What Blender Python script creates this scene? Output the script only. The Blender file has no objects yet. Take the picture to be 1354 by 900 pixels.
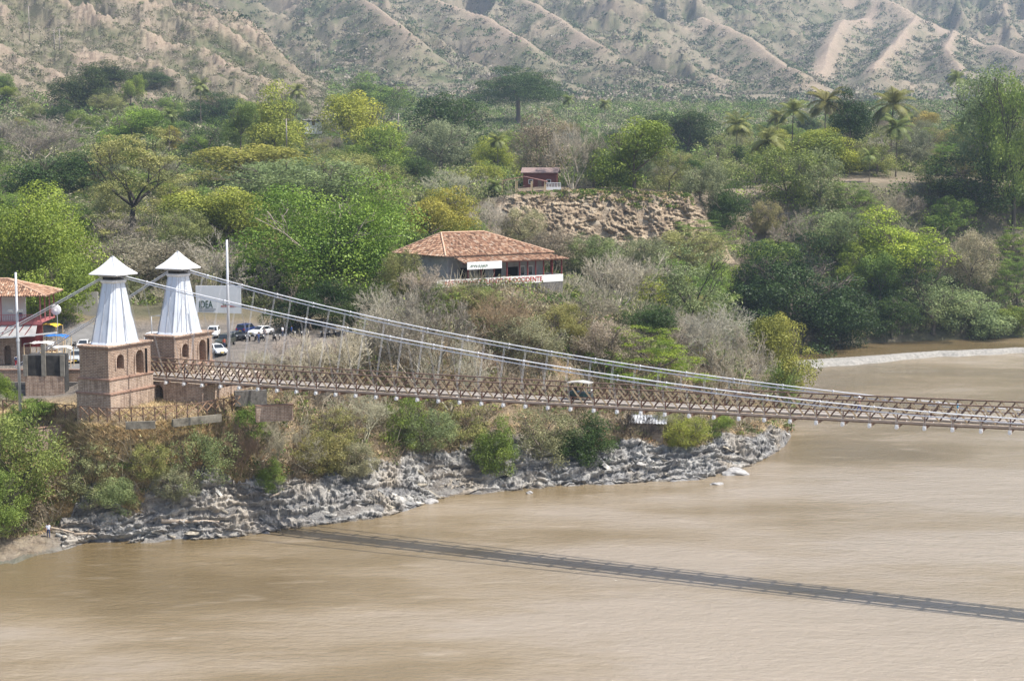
import bpy, bmesh, math, random
import numpy as np
from mathutils import Vector, Matrix
random.seed(7); RNG = np.random.default_rng(11)
sc = bpy.context.scene; C = sc.collection
PI = math.pi; R = math.radians
# ------------------------------------------------------------------ camera maths
F = 2060.0; CX, CY = 677.0, 450.0; CAMZ = 43.0
PITCH = math.atan(225/F); CP, SP = math.cos(PITCH), math.sin(PITCH)
def ray(px, py):
    a = (px-CX)/F; b = (CY-py)/F
    return Vector((a, CP+b*SP, -SP+b*CP))
def at(px, py, Y):
    d = ray(px, py); t = Y/d.y
    return Vector((d.x*t, Y, CAMZ+d.z*t))
def atz(px, py, z):
    d = ray(px, py); t = (z-CAMZ)/d.z
    return Vector((d.x*t, d.y*t, z))
def proj(p):
    x, y, z = p[0], p[1], p[2]-CAMZ
    dep = y*CP - z*SP; up = y*SP + z*CP
    return CX+F*x/dep, CY-F*up/dep
# bridge frame: s along the span, t across it (away from camera)
D = Vector((.908, -.418, 0)).normalized(); N = Vector((.418, .908, 0)).normalized()
BROT = math.atan2(D.y, D.x)
def st(s, t, z=0.0): return D*s + N*t + Vector((0, 0, z))
def bridge_pt(px, py, t):
    d = ray(px, py); k = t/(d.x*N.x+d.y*N.y); p = Vector((d.x*k, d.y*k, CAMZ+d.z*k))
    return p.x*D.x+p.y*D.y, p.z
# ------------------------------------------------------------------ noise
_perm = RNG.permutation(512)
_ga = RNG.random(512)*2*PI
def perlin(x, y):
    xi = np.floor(x).astype(np.int64); yi = np.floor(y).astype(np.int64)
    xf = x-xi; yf = y-yi
    u = xf*xf*xf*(xf*(xf*6-15)+10); v = yf*yf*yf*(yf*(yf*6-15)+10)
    def g(ix, iy, dx, dy):
        h = _perm[(_perm[ix & 511]+iy) & 511]; a = _ga[h]
        return np.cos(a)*dx+np.sin(a)*dy
    a = g(xi, yi, xf, yf); b = g(xi+1, yi, xf-1, yf); c = g(xi, yi+1, xf, yf-1); d = g(xi+1, yi+1, xf-1, yf-1)
    return (a+(b-a)*u + ((c+(d-c)*u)-(a+(b-a)*u))*v)*1.5
def fbm(x, y, o=4, g=.5):
    s = 0; a = 1; t = 0
    for i in range(o):
        s = s + a*perlin(x+17.3*i, y-9.1*i); t += a; a *= g; x = x*2.03; y = y*2.03
    return s/t
def ridged(x, y, o=4, g=.5):
    s = 0; a = 1; t = 0
    for i in range(o):
        s = s + a*(1-np.abs(perlin(x+31.7*i, y+5.3*i))*1.6); t += a; a *= g; x = x*2.1; y = y*2.1
    return s/t
# ------------------------------------------------------------------ object helpers
def link(o, parent=None):
    C.objects.link(o)
    if parent: o.parent = parent
    return o
def tag(o, label=None, cat=None, group=None, kind=None):
    if label: o['label'] = label
    if cat: o['category'] = cat
    if group: o['group'] = group
    if kind: o['kind'] = kind
    return o
def thing(name, label, cat, loc=(0, 0, 0), rz=0.0, group=None):
    o = bpy.data.objects.new(name, None); link(o); o.location = loc; o.rotation_euler = (0, 0, rz)
    o.empty_display_size = .5
    return tag(o, label, cat, group)
def npmesh(name, V, faces, mat, attrs=None, smooth=False):
    """V (n,3); faces (m,k) int array (all same k)"""
    me = bpy.data.meshes.new(name)
    V = np.ascontiguousarray(V, dtype=np.float32); faces = np.ascontiguousarray(faces, dtype=np.int32)
    m, k = faces.shape
    me.vertices.add(len(V)); me.vertices.foreach_set('co', V.ravel())
    me.loops.add(m*k); me.loops.foreach_set('vertex_index', faces.ravel())
    me.polygons.add(m); me.polygons.foreach_set('loop_start', np.arange(0, m*k, k, dtype=np.int32))
    me.polygons.foreach_set('loop_total', np.full(m, k, dtype=np.int32))
    if smooth: me.polygons.foreach_set('use_smooth', np.ones(m, dtype=bool))
    me.update(calc_edges=True)
    for an, (ty, arr) in (attrs or {}).items():
        at_ = me.attributes.new(an, ty, 'POINT')
        at_.data.foreach_set('color' if ty == 'FLOAT_COLOR' else 'value', np.ascontiguousarray(arr, dtype=np.float32).ravel())
    if mat: me.materials.append(mat)
    return me
def setcol(o, c): o.color = (c[0], c[1], c[2], 1); return o
class MB:
    def __init__(s): s.v = []; s.f = []
    def add(s, vs, fs):
        b = len(s.v); s.v += [tuple(v) for v in vs]; s.f += [tuple(i+b for i in f) for f in fs]; return s
    def box(s, c, d, M=None):
        x, y, z = d[0]/2, d[1]/2, d[2]/2
        vs = [Vector((sx*x, sy*y, sz*z)) for sx in (-1, 1) for sy in (-1, 1) for sz in (-1, 1)]
        if M is not None: vs = [M @ v for v in vs]
        vs = [v+Vector(c) for v in vs]
        return s.add(vs, [(0, 1, 3, 2), (4, 6, 7, 5), (0, 4, 5, 1), (2, 3, 7, 6), (0, 2, 6, 4), (1, 5, 7, 3)])
    def bx(s, x0, x1, y0, y1, z0, z1): return s.box(((x0+x1)/2, (y0+y1)/2, (z0+z1)/2), (x1-x0, y1-y0, z1-z0))
    def bar(s, a, b, w, h=None):
        a = Vector(a); b = Vector(b); h = h or w; d = (b-a); L = d.length
        if L < 1e-6: return s
        d.normalize(); up = Vector((0, 0, 1)) if abs(d.z) < .95 else Vector((0, 1, 0))
        x = d.cross(up).normalized(); z = x.cross(d)
        M = Matrix((x, d, z)).transposed()
        return s.box((a+b)/2, (w, L, h), M)
    def tube(s, pts, rad, n=8, cap=True):
        pts = [Vector(p) for p in pts]; m = len(pts)
        rad = rad if hasattr(rad, '__len__') else [rad]*m
        b = []; 
        for i, p in enumerate(pts):
            d = (pts[min(i+1, m-1)]-pts[max(i-1, 0)]).normalized()
            up = Vector((0, 0, 1)) if abs(d.z) < .9 else Vector((0, 1, 0))
            x = d.cross(up).normalized(); y = x.cross(d)
            b += [p+(x*math.cos(2*PI*k/n)+y*math.sin(2*PI*k/n))*rad[i] for k in range(n)]
        fs = [(i*n+k, i*n+(k+1) % n, (i+1)*n+(k+1) % n, (i+1)*n+k) for i in range(m-1) for k in range(n)]
        if cap: fs += [tuple(range(n))[::-1], tuple((m-1)*n+k for k in range(n))]
        return s.add(b, fs)
    def cyl(s, a, b, r, n=12): return s.tube([a, b], r, n)
    def loft(s, rings, cap=True):
        n = len(rings[0]); vs = [v for r in rings for v in r]
        fs = [(i*n+k, i*n+(k+1) % n, (i+1)*n+(k+1) % n, (i+1)*n+k) for i in range(len(rings)-1) for k in range(n)]
        if cap: fs += [tuple(range(n))[::-1], tuple((len(rings)-1)*n+k for k in range(n))]
        return s.add(vs, fs)
    def prism(s, poly, z0, z1):
        n = len(poly)
        vs = [(x, y, z0) for x, y in poly]+[(x, y, z1) for x, y in poly]
        return s.add(vs, [tuple(range(n))[::-1], tuple(range(n, 2*n))]+[(i, (i+1) % n, n+(i+1) % n, n+i) for i in range(n)])
    def build(s, name, mat, parent=None, smooth=False, bevel=0):
        me = bpy.data.meshes.new(name); me.from_pydata(s.v, [], s.f)
        if bevel:
            bm = bmesh.new(); bm.from_mesh(me)
            bmesh.ops.bevel(bm, geom=[e for e in bm.edges if len(e.link_faces) == 2 and e.calc_face_angle(0) > .5], offset=bevel, segments=1, affect='EDGES')
            bm.to_mesh(me); bm.free()
        bm = bmesh.new(); bm.from_mesh(me); bmesh.ops.recalc_face_normals(bm, faces=bm.faces); bm.to_mesh(me); bm.free()
        if smooth: me.polygons.foreach_set('use_smooth', np.ones(len(me.polygons), dtype=bool))
        if mat: me.materials.append(mat)
        return link(bpy.data.objects.new(name, me), parent)
def copy_tree(o, parent=None, top=True):
    c = o.copy(); C.objects.link(c)
    if parent: c.parent = parent
    for ch in list(o.children): copy_tree(ch, c, False)
    return c
# ------------------------------------------------------------------ materials
def newmat(name):
    m = bpy.data.materials.new(name); m.use_nodes = True; nt = m.node_tree; nt.nodes.clear()
    out = nt.nodes.new('ShaderNodeOutputMaterial')
    return m, nt, out
def nd(nt, ty, **kw):
    n = nt.nodes.new(ty)
    for k, v in kw.items():
        if k in n.inputs.keys() if isinstance(k, str) else False: n.inputs[k].default_value = v
        else: setattr(n, k, v)
    return n
def ramp(nt, fac, stops):
    r = nt.nodes.new('ShaderNodeValToRGB'); e = r.color_ramp.elements
    while len(e) > 1: e.remove(e[-1])
    e[0].position = stops[0][0]; e[0].color = (*stops[0][1], 1)
    for p, c in stops[1:]:
        x = e.new(p); x.color = (*c, 1)
    nt.links.new(fac, r.inputs[0]); return r.outputs[0]
def mixc(nt, fac, a, b, mode='MIX'):
    m = nt.nodes.new('ShaderNodeMix'); m.data_type = 'RGBA'; m.blend_type = mode
    for sock, v in ((m.inputs[0], fac), (m.inputs[6], a), (m.inputs[7], b)):
        if hasattr(v, 'is_linked') or isinstance(v, bpy.types.NodeSocket): nt.links.new(v, sock)
        elif isinstance(v, (int, float)): sock.default_value = v
        else: sock.default_value = (*v, 1)
    return m.outputs[2]
def noise(nt, scale, detail=4, vec=None, rough=.55, coord='Object', mapping=None):
    if vec is None:
        tc = nt.nodes.new('ShaderNodeTexCoord'); vec = tc.outputs[coord]
        if coord == 'Geo': pass
    if mapping:
        mp = nt.nodes.new('ShaderNodeMapping'); mp.inputs['Scale'].default_value = mapping[0]
        if len(mapping) > 1: mp.inputs['Rotation'].default_value = mapping[1]
        nt.links.new(vec, mp.inputs[0]); vec = mp.outputs[0]
    n = nt.nodes.new('ShaderNodeTexNoise'); n.inputs['Scale'].default_value = scale; n.inputs['Detail'].default_value = detail
    n.inputs['Roughness'].default_value = rough; nt.links.new(vec, n.inputs['Vector']); return n.outputs['Fac']
def bump(nt, h, strength, dist, normal=None):
    b = nt.nodes.new('ShaderNodeBump'); b.inputs['Strength'].default_value = strength; b.inputs['Distance'].default_value = dist
    nt.links.new(h, b.inputs['Height'])
    if normal: nt.links.new(normal, b.inputs['Normal'])
    return b.outputs[0]
def princ(nt, out, col, rough=.8, metal=0, normal=None, spec=.3, **kw):
    p = nt.nodes.new('ShaderNodeBsdfPrincipled')
    if isinstance(col, bpy.types.NodeSocket): nt.links.new(col, p.inputs['Base Color'])
    else: p.inputs['Base Color'].default_value = (*col, 1)
    if isinstance(rough, bpy.types.NodeSocket): nt.links.new(rough, p.inputs['Roughness'])
    else: p.inputs['Roughness'].default_value = rough
    p.inputs['Metallic'].default_value = metal; p.inputs['Specular IOR Level'].default_value = spec
    for k, v in kw.items(): p.inputs[k].default_value = v
    if normal: nt.links.new(normal, p.inputs['Normal'])
    nt.links.new(p.outputs[0], out.inputs[0]); return p
_simple = {}
def mat(name, col, rough=.75, metal=0, var=.25, scale=3, spec=.3, b=0):
    if name in _simple: return _simple[name]
    m, nt, out = newmat(name)
    n = noise(nt, scale, 5)
    c = ramp(nt, n, [(.25, tuple(x*(1-var) for x in col)), (.75, tuple(min(1, x*(1+var)) for x in col))])
    nrm = bump(nt, noise(nt, scale*4, 3), .5, b) if b else None
    princ(nt, out, c, rough, metal, nrm, spec); _simple[name] = m; return m
def leafmat():
    m, nt, out = newmat('leaf')
    oi = nt.nodes.new('ShaderNodeObjectInfo'); a = nt.nodes.new('ShaderNodeAttribute'); a.attribute_name = 'rnd'
    hsv = nt.nodes.new('ShaderNodeHueSaturation')
    nt.links.new(oi.outputs['Color'], hsv.inputs['Color'])
    mr = nt.nodes.new('ShaderNodeMapRange'); mr.inputs[3].default_value = .55; mr.inputs[4].default_value = 1.5; nt.links.new(a.outputs['Fac'], mr.inputs[0])
    nt.links.new(mr.outputs[0], hsv.inputs['Value'])
    mh = nt.nodes.new('ShaderNodeMapRange'); mh.inputs[3].default_value = .515; mh.inputs[4].default_value = .48; nt.links.new(a.outputs['Fac'], mh.inputs[0])
    nt.links.new(mh.outputs[0], hsv.inputs['Hue'])
    d = nt.nodes.new('ShaderNodeBsdfDiffuse'); t = nt.nodes.new('ShaderNodeBsdfTranslucent'); mx = nt.nodes.new('ShaderNodeMixShader'); mx.inputs[0].default_value = .3
    nt.links.new(hsv.outputs[0], d.inputs[0]); nt.links.new(hsv.outputs[0], t.inputs[0]); nt.links.new(d.outputs[0], mx.inputs[1]); nt.links.new(t.outputs[0], mx.inputs[2])
    g = nt.nodes.new('ShaderNodeBsdfGlossy'); g.inputs['Roughness'].default_value = .45; g.inputs[0].default_value = (1, 1, 1, 1)
    m2 = nt.nodes.new('ShaderNodeMixShader'); m2.inputs[0].default_value = .012
    nt.links.new(mx.outputs[0], m2.inputs[1]); nt.links.new(g.outputs[0], m2.inputs[2]); nt.links.new(m2.outputs[0], out.inputs[0]); return m
def colmat(name, trans=.2):
    m, nt, out = newmat(name)
    a = nt.nodes.new('ShaderNodeAttribute'); a.attribute_name = 'col'
    d = nt.nodes.new('ShaderNodeBsdfDiffuse'); t = nt.nodes.new('ShaderNodeBsdfTranslucent'); mx = nt.nodes.new('ShaderNodeMixShader'); mx.inputs[0].default_value = trans
    nt.links.new(a.outputs['Color'], d.inputs[0]); nt.links.new(a.outputs['Color'], t.inputs[0]); nt.links.new(d.outputs[0], mx.inputs[1]); nt.links.new(t.outputs[0], mx.inputs[2])
    nt.links.new(mx.outputs[0], out.inputs[0]); return m
def barkmat():
    m, nt, out = newmat('bark')
    oi = nt.nodes.new('ShaderNodeObjectInfo')
    n = noise(nt, 2.0, 4)
    c = ramp(nt, n, [(.3, (.6, .6, .6)), (.7, (1.3, 1.28, 1.25))])
    princ(nt, out, mixc(nt, 1.0, oi.outputs['Color'], c, 'MULTIPLY'), .9); return m
LEAF = leafmat(); BARK = barkmat(); SCRUB = colmat('scrub_foliage'); 
def brickmat(name, c1, c2, mortar, scale=1.0, dirt=.5):
    m, nt, out = newmat(name)
    tc = nt.nodes.new('ShaderNodeTexCoord'); sp = nt.nodes.new('ShaderNodeSeparateXYZ'); nt.links.new(tc.outputs['Object'], sp.inputs[0])
    ad = nt.nodes.new('ShaderNodeMath'); nt.links.new(sp.outputs[0], ad.inputs[0]); nt.links.new(sp.outputs[1], ad.inputs[1])
    cb = nt.nodes.new('ShaderNodeCombineXYZ'); nt.links.new(ad.outputs[0], cb.inputs[0]); nt.links.new(sp.outputs[2], cb.inputs[1])
    br = nt.nodes.new('ShaderNodeTexBrick'); br.inputs['Scale'].default_value = scale; br.inputs['Mortar Size'].default_value = .03
    br.inputs['Brick Width'].default_value = .52; br.inputs['Row Height'].default_value = .19
    br.inputs['Color1'].default_value = (*c1, 1); br.inputs['Color2'].default_value = (*c2, 1); br.inputs['Mortar'].default_value = (*mortar, 1)
    nt.links.new(cb.outputs[0], br.inputs['Vector'])
    n = noise(nt, .9, 6, rough=.7); st_ = ramp(nt, n, [(.3, (.55, .5, .47)), (.5, (.95, .95, .95)), (.75, (1.25, 1.2, 1.15))])
    n2 = noise(nt, 1.5, 5, mapping=((3, 3, .3),)); st2 = ramp(nt, n2, [(.38, (.6, .57, .55)), (.55, (1, 1, 1))])
    c = mixc(nt, dirt, br.outputs[0], mixc(nt, 1.0, br.outputs[0], st_, 'MULTIPLY'))
    c = mixc(nt, dirt, c, mixc(nt, 1.0, c, st2, 'MULTIPLY'))
    princ(nt, out, c, .9, normal=bump(nt, br.outputs['Fac'], .4, -.02)); return m
M = {}
M['brick'] = brickmat('brick', (.37, .245, .165), (.21, .135, .095), (.46, .38, .31))
M['brick_pale'] = brickmat('weathered_brick', (.46, .33, .24), (.30, .20, .145), (.5, .43, .36), dirt=.8)
M['cornice'] = mat('cornice_brick', (.30, .19, .14), var=.35)
M['zinc'] = None
def zincmat(name, base, lo):
    m, nt, out = newmat(name)
    n = noise(nt, .8, 6, mapping=((1.4, 1.4, .5),), rough=.6)
    c = ramp(nt, n, [(.3, lo), (.52, base), (.8, tuple(min(1, x*1.08) for x in base))])
    c = mixc(nt, ramp(nt, noise(nt, .9, 6, mapping=((3.2, 3.2, .45),), rough=.7), [(.58, (0, 0, 0)), (.75, (.5, .5, .5))]), c, (.33, .28, .22))
    princ(nt, out, c, .45, .15, bump(nt, noise(nt, 6, 3), .3, .02), .5); return m
M['zinc'] = zincmat('painted_zinc', (.66, .70, .76), (.52, .56, .62))
M['cap'] = zincmat('white_sheet', (.80, .80, .80), (.66, .66, .67))
M['steel'] = zincmat('galvanised_steel', (.48, .49, .51), (.33, .34, .36))
M['cable'] = mat('cable_steel', (.68, .69, .72), .5, .1, .15, 2)
M['rod'] = mat('hanger_rod', (.46, .46, .48), .5, .3, .2, 2)
M['wood_dark'] = mat('old_truss_timber', (.17, .11, .08), .8, var=.4, scale=4)
M['wood_tan'] = mat('light_and_sunlit_timber', (.66, .50, .31), .8, var=.25, scale=4)
M['wood_red'] = mat('reddish_post', (.21, .11, .08), .8, var=.3)
M['wood_grey'] = mat('grey_plank', (.33, .29, .26), .85, var=.35, scale=2)
M['edge'] = mat('edge_beam_timber', (.44, .35, .28), .85, var=.3, scale=1.5)
M['plaster'] = mat('white_plaster', (.74, .73, .70), .85, var=.08, scale=1)
M['greyplaster'] = mat('grey_plaster', (.36, .35, .34), .9, var=.25, scale=1)
M['concrete'] = mat('concrete', (.22, .205, .175), .9, var=.35, scale=1.5, b=.03)
M['stained'] = mat('stained_concrete', (.17, .155, .125), .95, var=.7, scale=.9, b=.1)
M['darkconc'] = mat('mouldy_concrete', (.05, .048, .045), .95, var=.6, scale=1.2)
M['stone'] = mat('dark_stone', (.15, .14, .13), .95, var=.5, scale=3, b=.1)
M['maroon'] = mat('maroon_wood', (.17, .035, .035), .7, var=.2)
M['maroon_floor'] = mat('faded_red_paint', (.38, .13, .13), .7, var=.2)
M['black'] = mat('dark_interior', (.012, .011, .011), .9, var=.2)
M['redpaint'] = mat('red_paint', (.38, .05, .04), .7, var=.25, scale=6)
M['greenpaint'] = mat('green_paint', (.04, .13, .05), .6)
M['white'] = mat('white_paint', (.8, .8, .8), .5, var=.05)
M['bbwhite'] = mat('billboard_sheet', (.62, .64, .66), .6, var=.06, scale=1)
M['greypaint'] = mat('grey_lettering', (.25, .26, .27), .6)
M['rubber'] = mat('rubber', (.02, .02, .02), .8)
M['glass'] = mat('window_glass', (.02, .025, .03), .12, var=.1, spec=.7)
M['chrome'] = mat('grey_metal', (.5, .5, .5), .35, .8, .1)
M['driftwood'] = mat('driftwood', (.42, .34, .26), .9, var=.25)
M['tarp_white'] = mat('white_tarp', (.72, .71, .68), .7, var=.1)
M['tarp_blue'] = mat('blue_tarp', (.03, .16, .5), .6, var=.1)
M['yellow'] = mat('yellow_cloth', (.75, .5, .04), .7, var=.1)
M['asphalt'] = mat('worn_asphalt', (.17, .165, .16), .95, var=.25, scale=.6)
M['plate'] = mat('yellow_plate', (.7, .5, .03), .5)
M['redlamp'] = mat('red_lamp', (.5, .02, .02), .3)
M['headlamp'] = mat('clear_lamp', (.75, .75, .72), .2)
def tilemat():
    m, nt, out = newmat('clay_tile')
    a = nt.nodes.new('ShaderNodeAttribute'); a.attribute_name = 'rnd'
    c = ramp(nt, a.outputs['Fac'], [(0, (.13, .075, .05)), (.3, (.27, .15, .095)), (.6, (.38, .22, .14)), (.88, (.50, .33, .22)), (1, (.52, .42, .33))])
    n = noise(nt, .7, 5); d = ramp(nt, n, [(.3, (.6, .58, .56)), (.6, (1.1, 1.1, 1.1))])
    princ(nt, out, mixc(nt, .6, c, mixc(nt, 1.0, c, d, 'MULTIPLY')), .9); return m
M['tile'] = tilemat()
# ------------------------------------------------------------------ terrain
COLS = {
 -400: [(150,0),(160,1),(170,6),(182,13),(200,15),(240,16),(300,24),(360,30),(430,36),(550,46),(700,68),(850,105),(1050,175),(1300,270),(1700,330),(2200,380),(3000,450)],
 0:   [(169,0),(178,1.8),(183,7),(188.5,12.6),(209,12.9),(216,15.0),(300,23),(360,29),(430,35),(550,46),(700,67),(850,98),(1050,160),(1300,240),(1700,300),(2200,360),(3000,440)],
 60:  [(173.7,0),(180.5,2),(184.5,8),(189,12.7),(209,13.0),(216,15.1),(300,23),(360,29),(430,35),(550,46),(700,67),(850,95),(1050,155),(1300,235),(1700,290),(2200,350),(3000,440)],
 90: [(177,0),(180.6,2.5),(183.6,8),(186.5,13.2),(209,13.4),(216,15.2),(300,23),(360,29),(430,35),(550,46),(700,66),(850,92),(1050,150),(1300,225),(1700,280),(2200,345),(3000,440)],
 115: [(178,0),(179.6,2.8),(181.2,8.3),(182.9,14.0),(200,14.8),(240,16),(300,23),(360,29),(430,35),(550,46),(700,65),(850,90),(1050,145),(1300,210),(1700,270),(2200,340),(3000,440)],
 160: [(178.3,0),(179.8,2.8),(181.0,8.3),(182.3,14.1),(200,15),(238,16),(300,23),(360,29),(430,35),(550,46),(700,65),(850,90),(1050,145),(1300,210),(1700,270),(2200,340),(3000,440)],
 240: [(179.5,0),(181,2.8),(183,8.7),(185.2,14.2),(206,14.8),(242,17),(300,23),(360,29),(430,35),(550,45),(700,63),(850,88),(1050,138),(1300,190),(1700,230),(2200,320),(3000,440)],
 310: [(181.5,0),(184.5,3),(189,9),(194,14.9),(212,16.8),(246,17.2),(300,22.5),(360,28.5),(430,35),(550,44),(700,60),(850,86),(1050,132),(1250,168),(1500,175),(2100,285),(3000,440)],
 400: [(186.5,0),(190.5,3.5),(197.5,10),(206,15.3),(222,16.8),(250,17.4),(300,22),(360,28),(430,35),(550,43),(700,56),(850,82),(1000,100),(1150,108),(1500,135),(2100,280),(3000,430)],
 500: [(191,0),(196,3.5),(206,10),(217,16),(234,19),(258,20),(300,22),(370,27),(430,34),(550,42),(700,51),(850,67),(1050,84),(1350,108),(1700,170),(2200,300),(3000,420)],
 600: [(205,0),(209,3),(216,10),(226,18),(235,24.8),(256,25),(300,22),(378,26),(412,35),(550,42),(700,50),(850,64),(1050,82),(1350,108),(1700,170),(2200,300),(3000,420)],
 680: [(208,0),(212,3),(219,10),(229,18.5),(242,24.8),(258,25),(300,20),(389,24),(400,36.6),(550,42),(700,50),(850,64),(1050,82),(1350,108),(1700,165),(2200,295),(3000,420)],
 760: [(211.4,0),(215,3),(222,9),(232,15),(248,22),(262,22),(310,18),(391,24),(400,36.9),(550,42),(700,50),(850,64),(1050,82),(1350,108),(1700,165),(2200,290),(3000,420)],
 860: [(213.4,0),(219,3.5),(226,7.5),(238,13),(255,18),(272,17),(320,16),(394,23),(402,36.7),(550,42),(700,51),(850,65),(1050,83),(1350,108),(1750,165),(2200,275),(3000,420)],
 910: [(215,0),(221.5,3.8),(228.5,7.2),(241,12),(259,15),(280,14),(326,13),(394,20),(403,36.0),(550,43),(700,52),(850,65),(1050,83),(1380,108),(1800,165),(2250,285),(3000,420)],
 940: [(216,0),(223,4),(230,7),(245,11),(262,13),(285,11),(330,10),(392,16),(420,34),(550,44),(700,53),(850,66),(1050,84),(1400,106),(1800,160),(2300,290),(3000,420)],
 1000:[(226,0),(232,3.5),(239,5),(252,6.5),(268,5),(282,2),(335,-4),(389,1.5),(436,36),(550,45),(700,54),(850,66),(1050,84),(1400,104),(1850,160),(2350,300),(3000,420)],
 1040:[(240,0),(246,2.6),(251,3),(258,2.5),(268,.5),(290,-5),(330,-5),(380,1),(438,38),(550,46),(700,55),(850,67),(1050,84),(1400,103),(1900,160),(2400,310),(3000,420)],
 1050:[(248,-.8),(252,.6),(256,.8),(261,.2),(270,-2),(290,-5),(335,-5),(378,.5),(438,38.5),(550,46),(700,55),(850,67),(1050,84),(1400,103),(1900,162),(2400,315),(3000,420)],
 1056:[(240,-5),(246,-5),(252,-5),(260,-5),(270,-5),(290,-5),(340,-5),(376,0),(438,39),(550,46),(700,55),(850,67),(1050,84),(1400,102),(1900,165),(2400,320),(3000,420)],
 1062:[(200,-5),(230,-5),(250,-5),(260,-5),(270,-5),(290,-5),(340,-5),(376,0),(438,39),(550,46),(700,55),(850,67),(1050,84),(1400,102),(1900,165),(2400,320),(3000,420)],
 1150:[(200,-5),(230,-5),(250,-5),(260,-5),(270,-5),(290,-5),(340,-5),(388,0),(440,39.6),(550,47),(700,56),(850,68),(1050,85),(1400,102),(1900,175),(2400,330),(3000,420)],
 1250:[(200,-5),(230,-5),(250,-5),(260,-5),(270,-5),(290,-5),(340,-5),(395,0),(442,39.6),(550,47),(700,56),(850,68),(1050,85),(1400,102),(1900,170),(2400,320),(3000,430)],
 1354:[(200,-5),(230,-5),(250,-5),(260,-5),(270,-5),(290,-5),(340,-5),(402,0),(445,38),(550,47),(700,56),(850,68),(1050,86),(1400,105),(1900,170),(2400,310),(3000,430)],
 1800:[(200,-5),(230,-5),(250,-5),(260,-5),(270,-5),(290,-5),(340,-5),(425,0),(470,36),(570,47),(700,56),(850,68),(1050,90),(1400,112),(1900,180),(2400,310),(3000,430)],
}
cpx = sorted(COLS); TY = np.array([[k[0] for k in COLS[c]] for c in cpx], float); TZ = np.array([[k[1] for k in COLS[c]] for c in cpx], float)
# columns: dense inside the view, coarser at the sides
upx = np.concatenate([np.arange(-400, -40, 4.0), np.arange(-40, 1394, 1.45), np.arange(1394, 1800, 4.0)])
uu = (upx-CX)/F*1.0
rows = np.concatenate([np.arange(140, 262, .42), np.arange(262, 386, 1.1), np.arange(386, 408, .4), np.arange(408, 460, 1.1), np.exp(np.linspace(math.log(460), math.log(3000), 330))])
nU, nR = len(uu), len(rows)
def smooth_cols(T):
    out = np.zeros((nU, T.shape[1]))
    for k in range(T.shape[1]):
        out[:, k] = np.interp(upx, cpx, T[:, k])
    return out
KY, KZ = smooth_cols(TY), smooth_cols(TZ)
Zb = np.zeros((nR, nU))
for j in range(nU):
    ky = np.concatenate([[KY[j, 0]-14], KY[j]]); kz = np.concatenate([[min(-4, KZ[j, 0]-4)], KZ[j]])
    Zb[:, j] = np.interp(rows, ky, kz)
# smooth along rows & cols lightly
def blur(A, n, ax):
    for _ in range(n):
        A = (np.roll(A, 1, ax)+A*2+np.roll(A, -1, ax))/4 if False else A
        P = np.pad(A, [(1, 1) if a == ax else (0, 0) for a in (0, 1)], mode='edge')
        A = (P[:-2]+2*A+P[2:])/4 if ax == 0 else (P[:, :-2]+2*A+P[:, 2:])/4
    return A
Zs = blur(blur(Zb, 2, 0), 8, 1)
far_ = blur(blur(Zs, 30, 0), 60, 1)
wfar = np.clip((rows-470)/120, 0, 1)[:, None]
Zs = Zs*(1-wfar)+far_*wfar
YY = np.repeat(rows[:, None], nU, 1); XX = YY*uu[None, :]; PXX = np.repeat(upx[None, :], nR, 0)
shoreY = KY[:, 0]; topY = KY[:, 1]; k2Y = KY[:, 2]; k3Y = KY[:, 3]
sd = YY-shoreY[None, :]                       # metres behind the near shore line
nearland = (PXX < 1055)
# bedrock band
rockw = np.clip((1.0-(sd-(k2Y-shoreY)[None, :]*.40)/2.0+fbm(XX*.10, YY*.10, 3)*1.5), 0, 1)*nearland*(sd > -14)
rockw = np.where(PXX < 95, rockw*np.clip((PXX-20)/75, .25, 1), rockw)
ca, sa = math.cos(R(-28)), math.sin(R(-28))
# strata run diagonally
sx = XX*ca+(YY*1.6+Zs*1.2)*sa; sy = -XX*sa+(YY*1.6+Zs*1.2)*ca
strata = ridged(sx*.13, sy*.62, 5, .66)-.5
lumps = ridged(XX*.22+3, YY*.3+Zs*.3, 4, .55)-.5
Z = Zs + rockw*np.clip((sd+2)/3, 0, 1)*(strata*2.0+lumps*1.1)*np.where(PXX < 110, .4, 1)
# shoreline wiggle
Z += nearland*np.exp(-(sd/3.0)**2)*fbm(XX*.25, YY*.1, 3)*1.2
# slope roughness in land
slopew = nearland*np.clip((sd-4)/4, 0, 1)*np.clip((k3Y[None, :]+12-YY)/8, 0, 1)
Z += slopew*(fbm(XX*.16, YY*.16, 4)*1.1)*np.where((PXX > 95) & (PXX < 320), .35, 1)
midw = np.clip((YY-262)/30, 0, 1)*np.clip((600-YY)/100, 0, 1)*(Zs > 2)
Z += midw*fbm(XX*.025, YY*.025, 4)*2.2
# cliff: vertical fluting where the face is steep (between knots 7 and 8), cols 640..935
c7, c8 = KY[:, 7][None, :], KY[:, 8][None, :]
cl = np.clip((YY-c7+7)/5, 0, 1)*np.clip((c8+.5-YY)/1.2, 0, 1)*np.clip((PXX-640)/25, 0, 1)*np.clip((958-PXX)/25, 0, 1)
Z += cl*(ridged(XX*.07, YY*.3+Zs*.09, 4, .5)-.55)*5.0+cl*(ridged(XX*.03+4, YY*.5+XX*.05, 3, .5)-.6)*3.0
Z += cl*np.where(Z > 26, .9, 0)*fbm(XX*.5, YY*.5, 3)
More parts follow.
